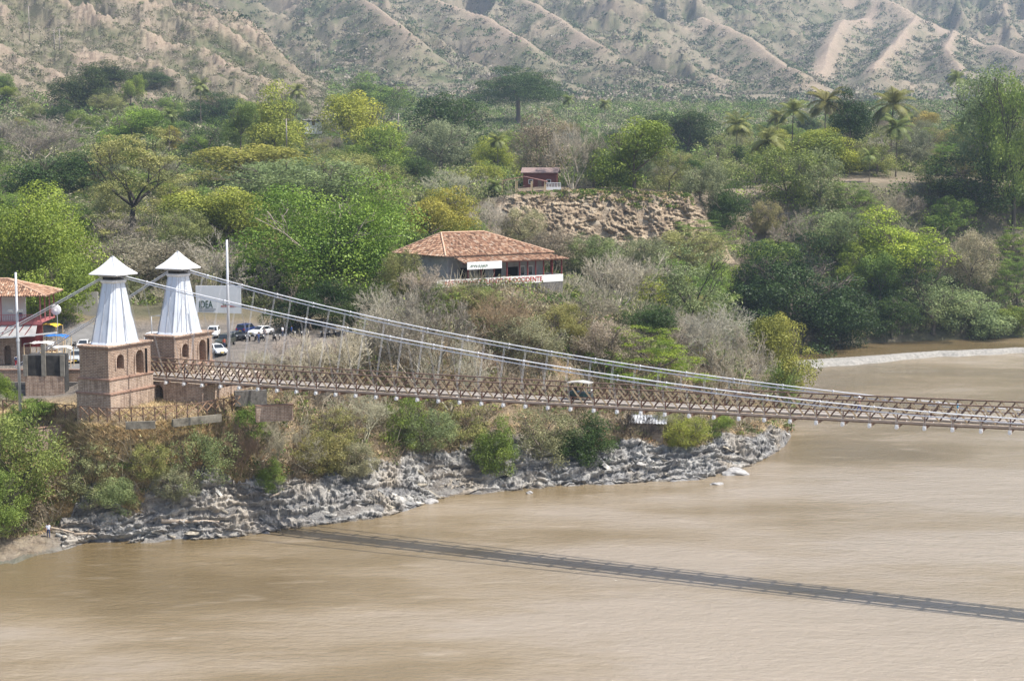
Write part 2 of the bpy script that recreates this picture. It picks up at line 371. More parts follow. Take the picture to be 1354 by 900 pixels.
# far hills: ribs running down toward the lower right
hillL = np.clip((YY-640)/200, 0, 1)*np.clip((470-PXX)/120, 0, 1)*np.clip((1600-YY)/200, 0, 1)
a1 = R(-58); cx_, cy_ = XX*math.cos(a1)-YY*math.sin(a1), XX*math.sin(a1)+YY*math.cos(a1)
wx = fbm(XX*.006, YY*.006, 3)*30
ribL = ridged((XX*.86+YY*.50+wx)*.019, (YY*.86-XX*.5)*.0045+7, 5, .5)
Z += hillL*(ribL-.62)*30*np.clip((YY-640)/420, .25, 1)+hillL*(ridged(XX*.07, YY*.04, 4, .6)-.6)*6
mt = np.clip((YY-1380)/420, 0, 1)
wx2 = fbm(XX*.0023+5, YY*.0023, 3)*130
wy2 = fbm(XX*.0023+15, YY*.0023+3, 3)*130
turn = np.clip((PXX-900)/300, 0, 1)
ribM1 = ridged((XX*.9+YY*.42+wx2)*.0072, (YY*.9-XX*.42+wy2)*.0026+2, 5, .46)
ribM2 = ridged((XX*.95-YY*.25+wx2)*.0058+4, (YY*.95+XX*.3+wy2)*.0030+9, 5, .46)
ribM = ribM1*(1-turn)+ribM2*turn
Z += mt*(ribM-.6)*118+mt*(ridged(XX*.018+wx2*.01, YY*.011, 3, .5)-.6)*7
Z += np.clip((YY-1150)/300, 0, 1)*(fbm(XX*.009, YY*.009, 4))*14
# explicit crests on the right
crest = np.zeros_like(Z)
def add_ridge(pts, w, A):
    global Z, crest
    P = [at(*p) for p in pts]; best = np.full(Z.shape, 1e9); zz = np.zeros(Z.shape)
    for a, b in zip(P[:-1], P[1:]):
        dx, dy = b.x-a.x, b.y-a.y; L2 = dx*dx+dy*dy
        t = np.clip(((XX-a.x)*dx+(YY-a.y)*dy)/L2, 0, 1)
        d = np.hypot(XX-a.x-t*dx, YY-a.y-t*dy); m = d < best
        best = np.where(m, d, best); zz = np.where(m, a.z+(b.z-a.z)*t, zz)
    best = best*(1+.25*fbm(XX*.01, YY*.01, 3))
    k = np.clip(1-best/w, 0, 1); tgt = zz-best*.55
    k2 = k*k*(3-2*k)
    Z = Z*(1-k2)+np.maximum(Z*.0+tgt, Z-30)*k2+0
    crest = np.maximum(crest, np.clip(1-best/(w*.16), 0, 1))
add_ridge([(1165, -4, 2300), (1120, 18, 2150), (1104, 45, 1950), (1085, 82, 1700)], 130, 1)
add_ridge([(1165, -4, 2300), (1215, 18, 2200), (1265, 40, 2050), (1325, 62, 1850), (1400, 88, 1650)], 150, 1)
add_ridge([(1212, 20, 2150), (1190, 48, 1950), (1155, 88, 1650)], 90, 1)
add_ridge([(1262, 40, 2000), (1250, 62, 1820), (1270, 90, 1620)], 70, 1)
add_ridge([(930, 22, 2000), (985, 45, 1850), (1035, 85, 1600), (1060, 95, 1500)], 110, 1)
add_ridge([(1290, -10, 2500), (1340, 22, 2350), (1420, 45, 2200)], 120, 1)
add_ridge([(560, -10, 1950), (640, 22, 1800), (700, 55, 1600)], 90, 1)
add_ridge([(690, -5, 2000), (740, 25, 1850), (800, 62, 1600)], 80, 1)
add_ridge([(455, -20, 1850), (500, 12, 1650), (545, 45, 1480)], 80, 1)
Z += mt*fbm(XX*.02, YY*.014, 4, .5)*5
# terrain level around buildings kept flat
def flat(px0, px1, y0, y1, z, soft=4):
    global Z
    w = np.clip((PXX-px0)/12, 0, 1)*np.clip((px1-PXX)/12, 0, 1)*np.clip((YY-y0)/soft, 0, 1)*np.clip((y1-YY)/soft, 0, 1)
    Z = Z*(1-w)+z*w
yz = np.interp(PXX, [-400, 110, 300, 480], [15.0, 15.3, 17.1, 17.4])
_w = np.clip((YY-212)/3, 0, 1)*np.clip((256-YY)/8, 0, 1)*np.clip((470-PXX)/30, 0, 1)
_w = np.where(PXX > 120, _w*np.clip((YY-216)/6, 0, 1), _w)
Z = Z*(1-_w)+yz*_w
# ---- road / yard masks
yard = np.clip((YY-203)/3, 0, 1)*np.clip((258-YY)/4, 0, 1)*np.clip((500-PXX)/60, 0, 1)
gx, gy = np.gradient(Z, axis=1), np.gradient(Z, axis=0)
hill_bare = np.clip((ribL-.60)*3.6+fbm(XX*.03, YY*.02, 5, .65)*1.5+.1, 0, 1)*hillL
mt_bare = np.clip((ribM-.78)*2.6+fbm(XX*.014, YY*.010, 6, .65)*1.7-.05, 0, 1)*mt
mt_bare = np.maximum(mt_bare, np.clip(crest*1.15+fbm(XX*.03, YY*.02, 5, .65)*1.3*crest, 0, 1))
patch = np.clip((fbm(XX*.012+40, YY*.012, 4)-.12)*4, 0, 1)*np.clip((YY-900)/300, 0, 1)
terrace = np.clip((YY-c8)/2, 0, 1)*np.clip((c8+40-YY)/20, 0, 1)*np.clip((PXX-660)/20, 0, 1)
slump = np.clip((YY-398)/6, 0, 1)*np.clip((440-YY)/6, 0, 1)*np.clip((PXX-972)/10, 0, 1)*np.clip((1052-PXX)/12, 0, 1)*np.clip(fbm(XX*.1, YY*.1, 3)*3+.6, 0, 1)*(Zs > 17)
bare = np.maximum.reduce([slump*.8, hill_bare, mt_bare*1.0, patch*.7, terrace*.8, cl])
grassy = slopew*np.clip((400-PXX)/120, .25, 1)
NV = nR*nU
Vt = np.stack([XX, YY, Z], -1).reshape(-1, 3)
ii = np.arange(NV, dtype=np.int32).reshape(nR, nU)
Ft = np.stack([ii[:-1, :-1], ii[:-1, 1:], ii[1:, 1:], ii[1:, :-1]], -1).reshape(-1, 4)
def terrainmat():
    m, nt, out = newmat('terrain')
    def A(n):
        a = nt.nodes.new('ShaderNodeAttribute'); a.attribute_name = n; return a.outputs['Fac']
    g = nt.nodes.new('ShaderNodeNewGeometry'); P = g.outputs['Position']
    n1 = noise(nt, .05, 8, P, .62); n2 = noise(nt, .5, 8, P, .65); n3 = noise(nt, .013, 6, P, .6)
    veg = ramp(nt, n1, [(.3, (.06, .08, .035)), (.45, (.12, .13, .065)), (.58, (.20, .175, .115)), (.7, (.26, .215, .155))])
    veg = mixc(nt, ramp(nt, n3, [(.4, (0, 0, 0)), (.6, (1, 1, 1))]), veg, (.24, .205, .145))
    n4 = noise(nt, .28, 10, P, .75)
    soil = ramp(nt, n4, [(.30, (.10, .08, .06)), (.42, (.25, .19, .135)), (.55, (.37, .295, .21)), (.72, (.50, .42, .31))])
    soil = mixc(nt, ramp(nt, n3, [(.35, (0, 0, 0)), (.65, (.6, .6, .6))]), soil, (.33, .25, .19))
    rk = noise(nt, .7, 12, P, .78, mapping=((.8, .8, 2.2), (0, R(32), R(20))))
    rock = ramp(nt, rk, [(.36, (.045, .045, .05)), (.44, (.17, .17, .175)), (.52, (.34, .335, .33)), (.68, (.52, .505, .475))])
    rt = ramp(nt, noise(nt, .12, 5, P), [(.45, (0, 0, 0)), (.7, (.7, .7, .7))])
    rock = mixc(nt, rt, rock, (.33, .28, .22))
    dry = ramp(nt, noise(nt, .9, 8, P, .7), [(.3, (.17, .125, .08)), (.5, (.36, .275, .18)), (.7, (.50, .40, .26))])
    pat = ramp(nt, n2, [(.35, (.72, .72, .72)), (.65, (1.25, 1.22, 1.18))])
    lot = mixc(nt, 1.0, (.27, .24, .21), pat, 'MULTIPLY')
    c = mixc(nt, A('bare'), veg, soil); c = mixc(nt, A('dry'), c, dry); c = mixc(nt, A('yard'), c, lot); c = mixc(nt, A('rock'), c, rock)
    ck = noise(nt, .35, 12, P, .75, mapping=((.7, .7, 1.6),)); cf = ramp(nt, ck, [(.33, (.10, .08, .06)), (.42, (.28, .215, .15)), (.52, (.44, .36, .265)), (.66, (.56, .49, .38))])
    c = mixc(nt, A('cliff'), c, cf)
    h = nt.nodes.new('ShaderNodeMath'); h.operation = 'ADD'; nt.links.new(rk, h.inputs[0]); nt.links.new(noise(nt, 2.2, 6, P, .7), h.inputs[1])
    princ(nt, out, c, .92, normal=bump(nt, h.outputs[0], 1.0, .7), spec=.2); return m
dryw = np.clip(nearland*(sd > 0)*np.clip((262-YY)/10, 0, 1)*1.0, 0, 1)
me = npmesh('ground', Vt, Ft, terrainmat(), {'bare': ('FLOAT', bare), 'rock': ('FLOAT', rockw), 'yard': ('FLOAT', yard), 'dry': ('FLOAT', dryw), 'cliff': ('FLOAT', np.maximum(cl, slump*.8))}, smooth=True)
ground = link(bpy.data.objects.new('ground', me)); tag(ground, kind='structure')
def gz(x, y):
    u = x/y*F+CX
    j = np.clip(np.interp(u, upx, np.arange(nU)), 0, nU-1.001); i = np.clip(np.interp(y, rows, np.arange(nR)), 0, nR-1.001)
    j0 = np.floor(j).astype(int); i0 = np.floor(i).astype(int); fj = j-j0; fi = i-i0
    return (Z[i0, j0]*(1-fi)*(1-fj)+Z[i0+1, j0]*fi*(1-fj)+Z[i0, j0+1]*(1-fi)*fj+Z[i0+1, j0+1]*fi*fj)
def gpx(px, Y):
    x = (px-CX)/F*Y; return Vector((x, Y, float(gz(np.array(x), np.array(float(Y))))))
def onground(px, py, y0=165, y1=1200):
    """first terrain point seen through a pixel"""
    d = ray(px, py); ys = np.arange(y0, y1, .25); t = ys/d.y
    zz = gz(d.x*t, ys); h = np.where(CAMZ+d.z*t <= zz)[0]
    k = h[0] if len(h) else -1
    return Vector((d.x*t[k], ys[k], float(zz[k])))
# far plain continuing all round, below the water level edges
def lowland(name, x0, x1, y0, y1, z, m):
    o = MB().add([(x0, y0, z), (x1, y0, z), (x1, y1, z), (x0, y1, z)], [(0, 1, 2, 3)]).build(name, m); tag(o, kind='structure'); return o
# ------------------------------------------------------------------ river
def watermat():
    m, nt, out = newmat('muddy_water')
    g = nt.nodes.new('ShaderNodeNewGeometry'); P = g.outputs['Position']
    n = noise(nt, .018, 6, P, .55, mapping=((1, 2.2, 1), (0, 0, R(-20)))); n2 = noise(nt, .25, 6, P, .6, mapping=((.5, 1.6, 1), (0, 0, R(-12))))
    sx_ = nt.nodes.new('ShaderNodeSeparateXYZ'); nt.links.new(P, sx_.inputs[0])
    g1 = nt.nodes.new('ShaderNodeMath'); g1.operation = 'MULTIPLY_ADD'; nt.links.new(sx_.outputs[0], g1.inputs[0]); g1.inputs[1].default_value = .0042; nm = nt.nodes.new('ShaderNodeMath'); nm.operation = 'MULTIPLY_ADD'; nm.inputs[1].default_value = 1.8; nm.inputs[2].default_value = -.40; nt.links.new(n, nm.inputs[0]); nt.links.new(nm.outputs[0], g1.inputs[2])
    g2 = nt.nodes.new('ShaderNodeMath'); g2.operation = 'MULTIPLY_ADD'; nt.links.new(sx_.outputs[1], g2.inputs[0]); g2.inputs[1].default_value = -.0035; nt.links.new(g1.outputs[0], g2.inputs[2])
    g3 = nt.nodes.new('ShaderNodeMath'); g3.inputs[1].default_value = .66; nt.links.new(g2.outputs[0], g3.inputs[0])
    c = ramp(nt, g3.outputs[0], [(.28, (.155, .112, .054)), (.48, (.215, .162, .092)), (.60, (.28, .222, .148)), (.78, (.335, .28, .215))])  # paler right, darker left: sky and hill reflections painted into the mud colour
    foam = ramp(nt, n2, [(.56, (0, 0, 0)), (.74, (.3, .3, .3))])
    c = mixc(nt, foam, c, (.50, .42, .33))
    w1 = noise(nt, 1.3, 8, P, .66, mapping=((.6, 1.0, 1), (0, 0, R(-10)))); w2 = noise(nt, .16, 4, P, .5, mapping=((.6, 1.5, 1), (0, 0, R(-15))))
    nb = bump(nt, w2, .7, .5); nb = bump(nt, w1, 1.0, .30, nb)
    rr = nt.nodes.new('ShaderNodeMapRange'); rr.inputs[1].default_value = .35; rr.inputs[2].default_value = .65; rr.inputs[3].default_value = .06; rr.inputs[4].default_value = .2
    nt.links.new(n, rr.inputs[0])
    princ(nt, out, c, rr.outputs[0], normal=nb, spec=.62); return m
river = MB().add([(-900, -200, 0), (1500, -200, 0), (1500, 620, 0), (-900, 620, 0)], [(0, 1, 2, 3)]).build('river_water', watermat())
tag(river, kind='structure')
# gravel bar
top = [(985, 489), (1000, 483), (1030, 477), (1080, 473.5), (1130, 470.5), (1200, 466), (1280, 462.5), (1354, 460), (1440, 457), (1560, 453)]
bot = [(985, 491), (1010, 491), (1045, 488.5), (1080, 487), (1130, 483), (1180, 477.5), (1240, 472.5), (1300, 469.5), (1354, 467.5), (1440, 464), (1560, 459)]
tx = np.array([p[0] for p in top]); ty = np.array([p[1] for p in top]); bx = np.array([p[0] for p in bot]); by = np.array([p[1] for p in bot])
vs = []; NXB = 260; NB = 14
for i in range(NXB):
    px = 985+(1560-985)*i/(NXB-1); a = float(np.interp(px, bx, by)); b = float(np.interp(px, tx, ty))
    a += .5*math.sin(px*.05)+.35*math.sin(px*.13)
    pa, pb = atz(px, a, 0), atz(px, b, 0)
    for j in range(NB):
        t = j/(NB-1); p = pa.lerp(pb, t)
        h = (-.3, .45, 1.05, 1.1)[j] if j < 4 else 1.1*(1-((t-.2)/.8)**1.5)-.25*t
        vs.append((p.x, p.y, h*min(1, (i)/12)+.10*math.sin(px*.31+j*2.1)))
V = np.array(vs); ii = np.arange(NXB*NB).reshape(NXB, NB)
Fq = np.stack([ii[:-1, :-1], ii[1:, :-1], ii[1:, 1:], ii[:-1, 1:]], -1).reshape(-1, 4)
def gravelmat():
    m, nt, out = newmat('gravel'); g = nt.nodes.new('ShaderNodeNewGeometry'); P = g.outputs['Position']
    c = ramp(nt, noise(nt, 1.2, 8, P, .7), [(.3, (.17, .165, .15)), (.55, (.31, .295, .265)), (.8, (.42, .40, .36))])
    princ(nt, out, c, .95, normal=bump(nt, noise(nt, 3, 6, P, .7), .8, .2)); return m
M['gravel'] = gravelmat()
o = link(bpy.data.objects.new('gravel_bar', npmesh('gravel_bar', V, Fq, M['gravel'], smooth=True))); tag(o, kind='structure')
# ------------------------------------------------------------------ foliage library
def leafcloud(centers, radii, n_per, size, up=.35, flatz=1.0, seed=0, tri=False, fill=.25):
    rg = np.random.default_rng(seed); out = []; rn = []
    for c, r in zip(centers, radii):
        n = max(3, int(n_per*r*r)); v = rg.normal(size=(n, 3)); v[:, 2] += up; v /= np.linalg.norm(v, axis=1)[:, None]
        rad = r*(1-fill*rg.random(n)**1.5)
        p = c+v*rad[:, None]*np.array([1, 1, flatz]); nrm = v+rg.normal(size=(n, 3))*.55; nrm[:, 2] += .35
        nrm /= np.linalg.norm(nrm, axis=1)[:, None]
        a = np.cross(nrm, rg.normal(size=(n, 3))); a /= np.linalg.norm(a, axis=1)[:, None]; b = np.cross(nrm, a)
        s = size*(.6+.8*rg.random(n))[:, None]
        q = np.stack([p-a*s*.5, p-b*s*.32, p+a*s*.5, p+b*s*.32], 1); out.append(q); rn.append(np.clip(rg.random(n)*.5+.25+rg.normal()*.22, 0, 1))
    Q = np.concatenate(out); r = np.concatenate(rn); n = len(Q)
    return Q.reshape(-1, 3), np.arange(n*4).reshape(n, 4), np.repeat(r, 4)
def crown_mesh(name, kind, seed, nc=46, nper=900, size=.07):
    rg = np.random.default_rng(seed); cs = []; rs = []
    for i in range(nc):
        if kind == 'dense':
            if i == 0:
                lob = rg.normal(size=(6, 3)); lob /= np.linalg.norm(lob, axis=1)[:, None]; lob *= (.30+.30*rg.random((6, 1))); lob[0] = (0, 0, .15); lr = .28+.2*rg.random(6)
            q_ = rg.integers(0, 6); v = rg.normal(size=3); v /= np.linalg.norm(v)
            r = .11+.15*rg.random(); c = lob[q_]+v*lr[q_]*(.6+.4*rg.random())
        elif kind == 'flat':
            a = rg.random()*2*PI; q = math.sqrt(rg.random())*.82; r = .13+.12*rg.random()
            c = np.array([q*math.cos(a), q*math.sin(a), .75-.9*q*q+rg.normal()*.16-.25*rg.random()])
        elif kind == 'tier':
            lev = rg.integers(0, 6); L = (lev/5); a = rg.random()*2*PI; q = (1-.55*L)*(.25+.7*math.sqrt(rg.random())); r = .10+.09*rg.random()
            c = np.array([q*math.cos(a), q*math.sin(a), -.75+1.55*L+.12*q+rg.normal()*.10])
        elif kind == 'tall':
            v = rg.normal(size=3); v /= np.linalg.norm(v); q = .3+.5*rg.random(); r = .15+.16*rg.random(); c = v*q*np.array([.85, .85, 1.0])
        else:   # sparse
            v = rg.normal(size=3); v /= np.linalg.norm(v); v[2] = v[2]*.95+.12; q = .3+.55*rg.random(); r = .12+.14*rg.random(); c = v*q
        cs.append(c); rs.append(r)
    fz = {'flat': .55, 'tier': .5, 'dense': .85, 'tall': .9}.get(kind, .8)
    V, Fq, r = leafcloud(cs, rs, nper, size, .35, fz, seed, fill=.35 if kind in ('dense', 'tall', 'flat') else .9)
    lo_, hi_ = np.percentile(V, 1.5, axis=0), np.percentile(V, 98.5, axis=0); V = (V-(lo_+hi_)/2)/((hi_-lo_)/2)*.97
    return npmesh(name, V, Fq, LEAF, {'rnd': ('FLOAT', r)})
def branches(seed, levels=5, spread=.6, first=4, length=.55, rad=.05, decay=.72, up=.15, tri=3, minr=.004, wob=.12, kids=(2, 4)):
    rg = random.Random(seed); segs = []
    def grow(p, d, L, r, lv):
        q = p; n = 3 if lv < 3 else 2
        for i in range(n):
            d = (d+Vector((rg.gauss(0, wob), rg.gauss(0, wob), rg.gauss(0, wob)+up*.15))).normalized()
            e = q+d*(L/n); r2 = max(minr, r*(1-.18/n*(i+1))); segs.append((q, e, r, r2)); q = e; r = r2
            if lv >= 2 and lv < levels and i < n-1 and rg.random() < .6:
                side = (d+Vector((rg.gauss(0, 1), rg.gauss(0, 1), rg.gauss(0, .6))).normalized()*1.0).normalized()
                grow(q, side, L*.55, max(minr, r*.5), lv+1)
        if lv < levels:
            for k in range(rg.randint(*kids)):
                s = Vector((rg.gauss(0, 1), rg.gauss(0, 1), rg.gauss(0, .7))).normalized()
                nd_ = (d+s*spread+Vector((0, 0, up))).normalized()
                grow(q, nd_, L*decay*rg.uniform(.75, 1.15), max(minr, r*.62), lv+1)
    return grow, segs
def segmesh(name, segs, m, tri=3):
    n = len(segs); A = np.array([s[0] for s in segs], float); B = np.array([s[1] for s in segs], float)
    ra = np.array([s[2] for s in segs]); rb = np.array([s[3] for s in segs]); d = B-A; d /= np.linalg.norm(d, axis=1)[:, None]+1e-9
    up = np.where(np.abs(d[:, 2:3]) < .9, [[0, 0, 1.]], [[0, 1., 0]]); x = np.cross(d, up); x /= np.linalg.norm(x, axis=1)[:, None]; y = np.cross(x, d)
    V = []
    for P, rr in ((A, ra), (B, rb)):
        for k in range(tri):
            a = 2*PI*k/tri; V.append(P+(x*math.cos(a)+y*math.sin(a))*rr[:, None])
    V = np.stack(V, 1).reshape(-1, 3); base = np.arange(n)[:, None]*2*tri
    F_ = np.concatenate([base+np.array([[k, (k+1) % tri, tri+(k+1) % tri, tri+k]]) for k in range(tri)])
    return npmesh(name, V, F_, m)
CROWN = {}
for i in range(3): CROWN['dense', i] = crown_mesh('crown_dense', 'dense', 10+i, 105, 5200, .034)
for i in range(2): CROWN['big', i] = crown_mesh('crown_big', 'dense', 20+i, 170, 7500, .021)
for i in range(2): CROWN['flat', i] = crown_mesh('crown_flat', 'flat', 30+i, 130, 7000, .026)
for i in range(2): CROWN['tier', i] = crown_mesh('crown_tier', 'tier', 40+i, 120, 9000, .024)
for i in range(3): CROWN['sparse', i] = crown_mesh('crown_sparse', 'sparse', 50+i, 80, 3400, .032)
for i in range(2): CROWN['tall', i] = crown_mesh('crown_tall', 'tall', 60+i, 70, 4000, .032)
# feathery fuzz: many small leaves through the whole volume
def fuzz(seed, n=17000, size=.036):
    rg = np.random.default_rng(seed); K = 120
    v = rg.normal(size=(K, 3)); v /= np.linalg.norm(v, axis=1)[:, None]; v[:, 2] = v[:, 2]*.95+.1; c = v*(.2+.68*rg.random(K)**.5)[:, None]
    idx = rg.integers(0, K, n); p = c[idx]+rg.normal(size=(n, 3))*.085
    nrm = rg.normal(size=(n, 3)); nrm[:, 2] += .6; nrm /= np.linalg.norm(nrm, axis=1)[:, None]
    a = np.cross(nrm, rg.normal(size=(n, 3))); a /= np.linalg.norm(a, axis=1)[:, None]; b = np.cross(nrm, a); s = size*(.5+rg.random(n))[:, None]
    Q = np.stack([p-a*s*.7, p-b*s*.25, p+a*s*.7, p+b*s*.25], 1)
    kr = rg.random(K); r = np.clip(kr[idx]*.6+.4*rg.random(n), 0, 1)
    return npmesh('crown_fuzz', Q.reshape(-1, 3), np.arange(n*4).reshape(n, 4), LEAF, {'rnd': ('FLOAT', np.repeat(r, 4))})
for i in range(3): CROWN['fuzz', i] = fuzz(70+i)
# bare twig crowns in unit sphere (root at z=-1)
for i in range(4):
    g, segs = branches(80+i, 7, .62, rad=.045, up=.10, minr=.0032, kids=(2, 3))
    for k in range(5):
        a = k*2*PI/5+i; g(Vector((0, 0, -.9)), Vector((math.cos(a)*.55, math.sin(a)*.55, .75)).normalized(), .50, .030, 1)
    P = np.array([s[1] for s in segs]); mx = np.percentile(np.abs(P), 98, axis=0); sc_ = np.array([1/mx[0], 1/mx[1], 1/max(mx[2], .8)])
    segs = [(tuple(np.array(a)*sc_), tuple(np.array(b)*sc_), r, q) for a, b, r, q in segs]
    CROWN['bare', i] = segmesh('crown_bare', segs, BARK)
    print('bare segs', len(segs))
LIMBS = {}
for i in range(4):
    g, segs = branches(100+i, 4, .55, rad=.05, up=.18, minr=.005, kids=(2, 3), decay=.7)
    for k in range(5):
        a = k*2*PI/5+i; g(Vector((0, 0, -.02)), Vector((math.cos(a)*.7, math.sin(a)*.7, .75)).normalized(), .42, .030, 1)
    P_ = np.array([s_[1] for s_ in segs]); mx = np.percentile(np.abs(P_), 97, axis=0); sc_ = np.array([.9/mx[0], .9/mx[1], 1.25/mx[2]])
    LIMBS[i] = segmesh('limbs', [(tuple(np.array(a)*sc_), tuple(np.array(b)*sc_), r, q) for a, b, r, q in segs], BARK, 4)
_t = MB().tube([(0, 0, 0), (.02, .01, .3), (.03, -.02, .65), (0, 0, 1)], [.075, .056, .048, .044], 7).build('trunk', BARK); STEM = _t.data; bpy.data.objects.remove(_t)
def palm_parts(seed):
    rg = random.Random(seed); nrg = np.random.default_rng(seed)
    pts = [Vector((.25*math.sin(k/8*1.4), .1*k/8, k/8.0)) for k in range(9)]
    V = []; rn = []
    def leaf(a, b, w, nrm, r):
        d = (b-a); sd_ = d.cross(nrm).normalized()*w
        V.append([a-sd_*.6, a+sd_*.6, b+sd_*.15, b-sd_*.15]); rn.append(r)
    for k in range(26):
        az = k*2.4; el = rg.uniform(-.45, 1.2); L = rg.uniform(.85, 1.1); p = Vector((0, 0, 0)); d = Vector((math.cos(az)*math.cos(el), math.sin(az)*math.cos(el), math.sin(el)))
        r = .75-.6*(el < 0)*rg.random()+rg.uniform(-.15, .15)
        col = min(1, max(0, r))
        for j in range(12):
            q = p+d*(L/12); sdv = d.cross(Vector((0, 0, 1))).normalized(); upn = sdv.cross(d).normalized()
            leaf(p, q, .03, upn, col)
            if j > 0:
                wl = .26*math.sin(PI*(j+1.5)/14)+.05
                for sg in (-1, 1):
                    for f in (0, .5):
                        base = p.lerp(q, f); tip = base+(sdv*sg*.8+d*.55-Vector((0, 0, .42))).normalized()*wl
                        leaf(base, tip, .027, upn, col+rg.uniform(-.1, .1))
            p = q; d = (d+Vector((0, 0, -.05-.016*j))).normalized()
    Q = np.array([[tuple(x) for x in q] for q in V]); n = len(Q)
    return npmesh('fronds', Q.reshape(-1, 3), np.arange(n*4).reshape(n, 4), LEAF, {'rnd': ('FLOAT', np.repeat(np.clip(rn, 0, 1), 4))})
PALM = [palm_parts(1), palm_parts(2)]
tmp = MB().tube([(0, 0, 0), (.02, .01, .35), (.015, .0, .7), (0, 0, 1)], [.035, .022, .018, .018], 7); 
_pt = tmp.build('palm_trunk', BARK); PALMT = _pt.data; bpy.data.objects.remove(_pt)
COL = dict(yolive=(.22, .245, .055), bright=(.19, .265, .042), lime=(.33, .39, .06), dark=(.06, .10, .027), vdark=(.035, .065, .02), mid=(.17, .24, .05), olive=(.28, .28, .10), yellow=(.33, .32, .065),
           grey=(.27, .26, .17), dusty=(.235, .265, .12), feather=(.22, .28, .07), tan=(.38, .32, .20), palm=(.17, .19, .06), orange=(.36, .30, .055),
           twig=(.33, .30, .23), twigpale=(.46, .42, .33), twigred=(.32, .23, .15), bark=(.17, .14, .115), barkdark=(.07, .06, .05), palebark=(.36, .31, .26))
TREES = []
def jit(c, a=.10): return tuple(max(.005, x*(1+random.uniform(-a, a))) for x in c)
def tree(px, py, rw, rh, Y, kind, col, label, bark='bark', group=None, cat='tree', name='tree', fit=True, W0=0):
    """crown centre at pixel (px,py), half sizes rw,rh pixels, at depth Y"""
    kk = 3.0 if kind == 'palm' else (.85 if cat != 'tree' else 1.12)
    Yg = onground(px, py+rh*kk, 165, 900).y
    if kind == 'palm': Y = min(max(Yg, Y*.97), Y*1.1)
    elif Y*.72 < Yg < Y*1.3 and fit: Y = Yg+W0*.0
    sc_ = Y/F*1.0; c = at(px, py, Y); W = rw*sc_; H = rh*sc_
    g = gpx(px, Y).z; base = min(g, c.z-H*.8)-.25
    if c.z-H*.5 < g: c.z = max(c.z, g+H*.25)
    root = thing(name, label, cat, (c.x, Y, base), 0, group)
    rz = random.uniform(0, 6.28)
    h = c.z-base
    if kind == 'palm':
        t = link(bpy.data.objects.new('trunk', PALMT), root); t.scale = (min(W*1.6, 14), min(W*1.6, 14), h); t.rotation_euler.z = rz; setcol(t, COL['bark'])
        f = link(bpy.data.objects.new('crown', random.choice(PALM)), root); f.location.z = h; f.scale = (W*1.25, W*1.25, W*1.25); f.rotation_euler.z = rz; setcol(f, jit(COL[col]))
    else:
        ks = [k for k in CROWN if k[0] == kind]; me = CROWN[random.choice(ks)]
        if not (kind == 'bare'):
            top = h+H; low = {'flat': .45, 'tier': .2, 'tall': .12}.get(kind, .14)
            if kind != 'flat': H = max(H, top*(1-low)/2)
            H = min(H, W*1.25) if kind in ('dense', 'big') else H
            hc = top-H; fk = max(.12*h, hc-.5*H)
            t = link(bpy.data.objects.new('trunk', STEM), root); t.scale = (W, W, fk); t.rotation_euler.z = rz; setcol(t, COL[bark])
            l_ = link(bpy.data.objects.new('limbs', LIMBS[random.randrange(4)]), root); l_.location.z = fk; l_.scale = (W, W, H); l_.rotation_euler.z = rz; setcol(l_, COL[bark])
            f = link(bpy.data.objects.new('crown', me), root); f.location.z = hc; f.scale = (W*1.1, W*1.1, H*1.05); f.rotation_euler.z = random.uniform(0, 6.28); setcol(f, jit(COL[col]))
        else:
            f = link(bpy.data.objects.new('crown', me), root); f.location.z = h; f.scale = (W, W, H*1.15); f.rotation_euler.z = rz; setcol(f, jit(COL[col], .06))
            tm = MB().tube([(0, 0, 0), (0, 0, max(.3, h-H*.95))], [W*.085, W*.06], 7).build('trunk', BARK, root); setcol(tm, COL[col] if col != 'twig' else COL['bark'])
    TREES.append((px, py, rw, rh, Y)); root['_p'] = (float(px), float(py)); return root
#@@PART2
# ================================================================== BRIDGE
TN, TF = 154.9, 158.6; TM = (TN+TF)/2
BR0 = st(-121, TM, 17.4)
def L(s, t, z): return (s+121, t-TM, z-17.4)
dk = np.array([bridge_pt(px, py, TN) for px, py in [(198, 499.5), (265, 505), (569, 525), (712, 533.5), (1036, 550.5), (1336, 566.5)]])
zfit = np.polyfit(dk[:, 0], dk[:, 1], 2)
S198, S1336 = bridge_pt(198, 500, TN)[0], bridge_pt(1336, 567, TN)[0]
PAN = (S1336-S198)/38; SMID = 22.0; SEND = S1336+PAN*12
def zd(s):
    s = min(s, 8); return float(np.polyval(zfit, s))
print('deck', dk, 'panel', PAN, S198, S1336)
bridge = thing('suspension_bridge', 'long timber-decked suspension bridge hung on grey steel cables across the brown river', 'bridge', BR0, BROT)
s0 = S198-PAN*1.0
ns = int((SEND-s0)/PAN)
def strip(parent, name, m, t0, t1, za, zb, s_a=None, s_b=None):
    sa_ = s_a if s_a is not None else s0; sb_ = s_b if s_b is not None else SEND; k = 60; rings = []
    for i in range(k+1):
        s = sa_+(sb_-sa_)*i/k; z = zd(s); rings.append([L(s, t0, z+za), L(s, t1, z+za), L(s, t1, z+zb), L(s, t0, z+zb)])
    return MB().loft(rings).build(name, m, parent)
strip(bridge, 'deck', M['wood_grey'], TN+.62, TF-.62, .20, .34)
strip(bridge, 'wheel_track', mat('worn_track_plank', (.33, .30, .27), .85, var=.3, scale=2), TM-1.1, TM-.45, .342, .40)
strip(bridge, 'wheel_track', _simple['worn_track_plank'], TM+.45, TM+1.1, .342, .40)
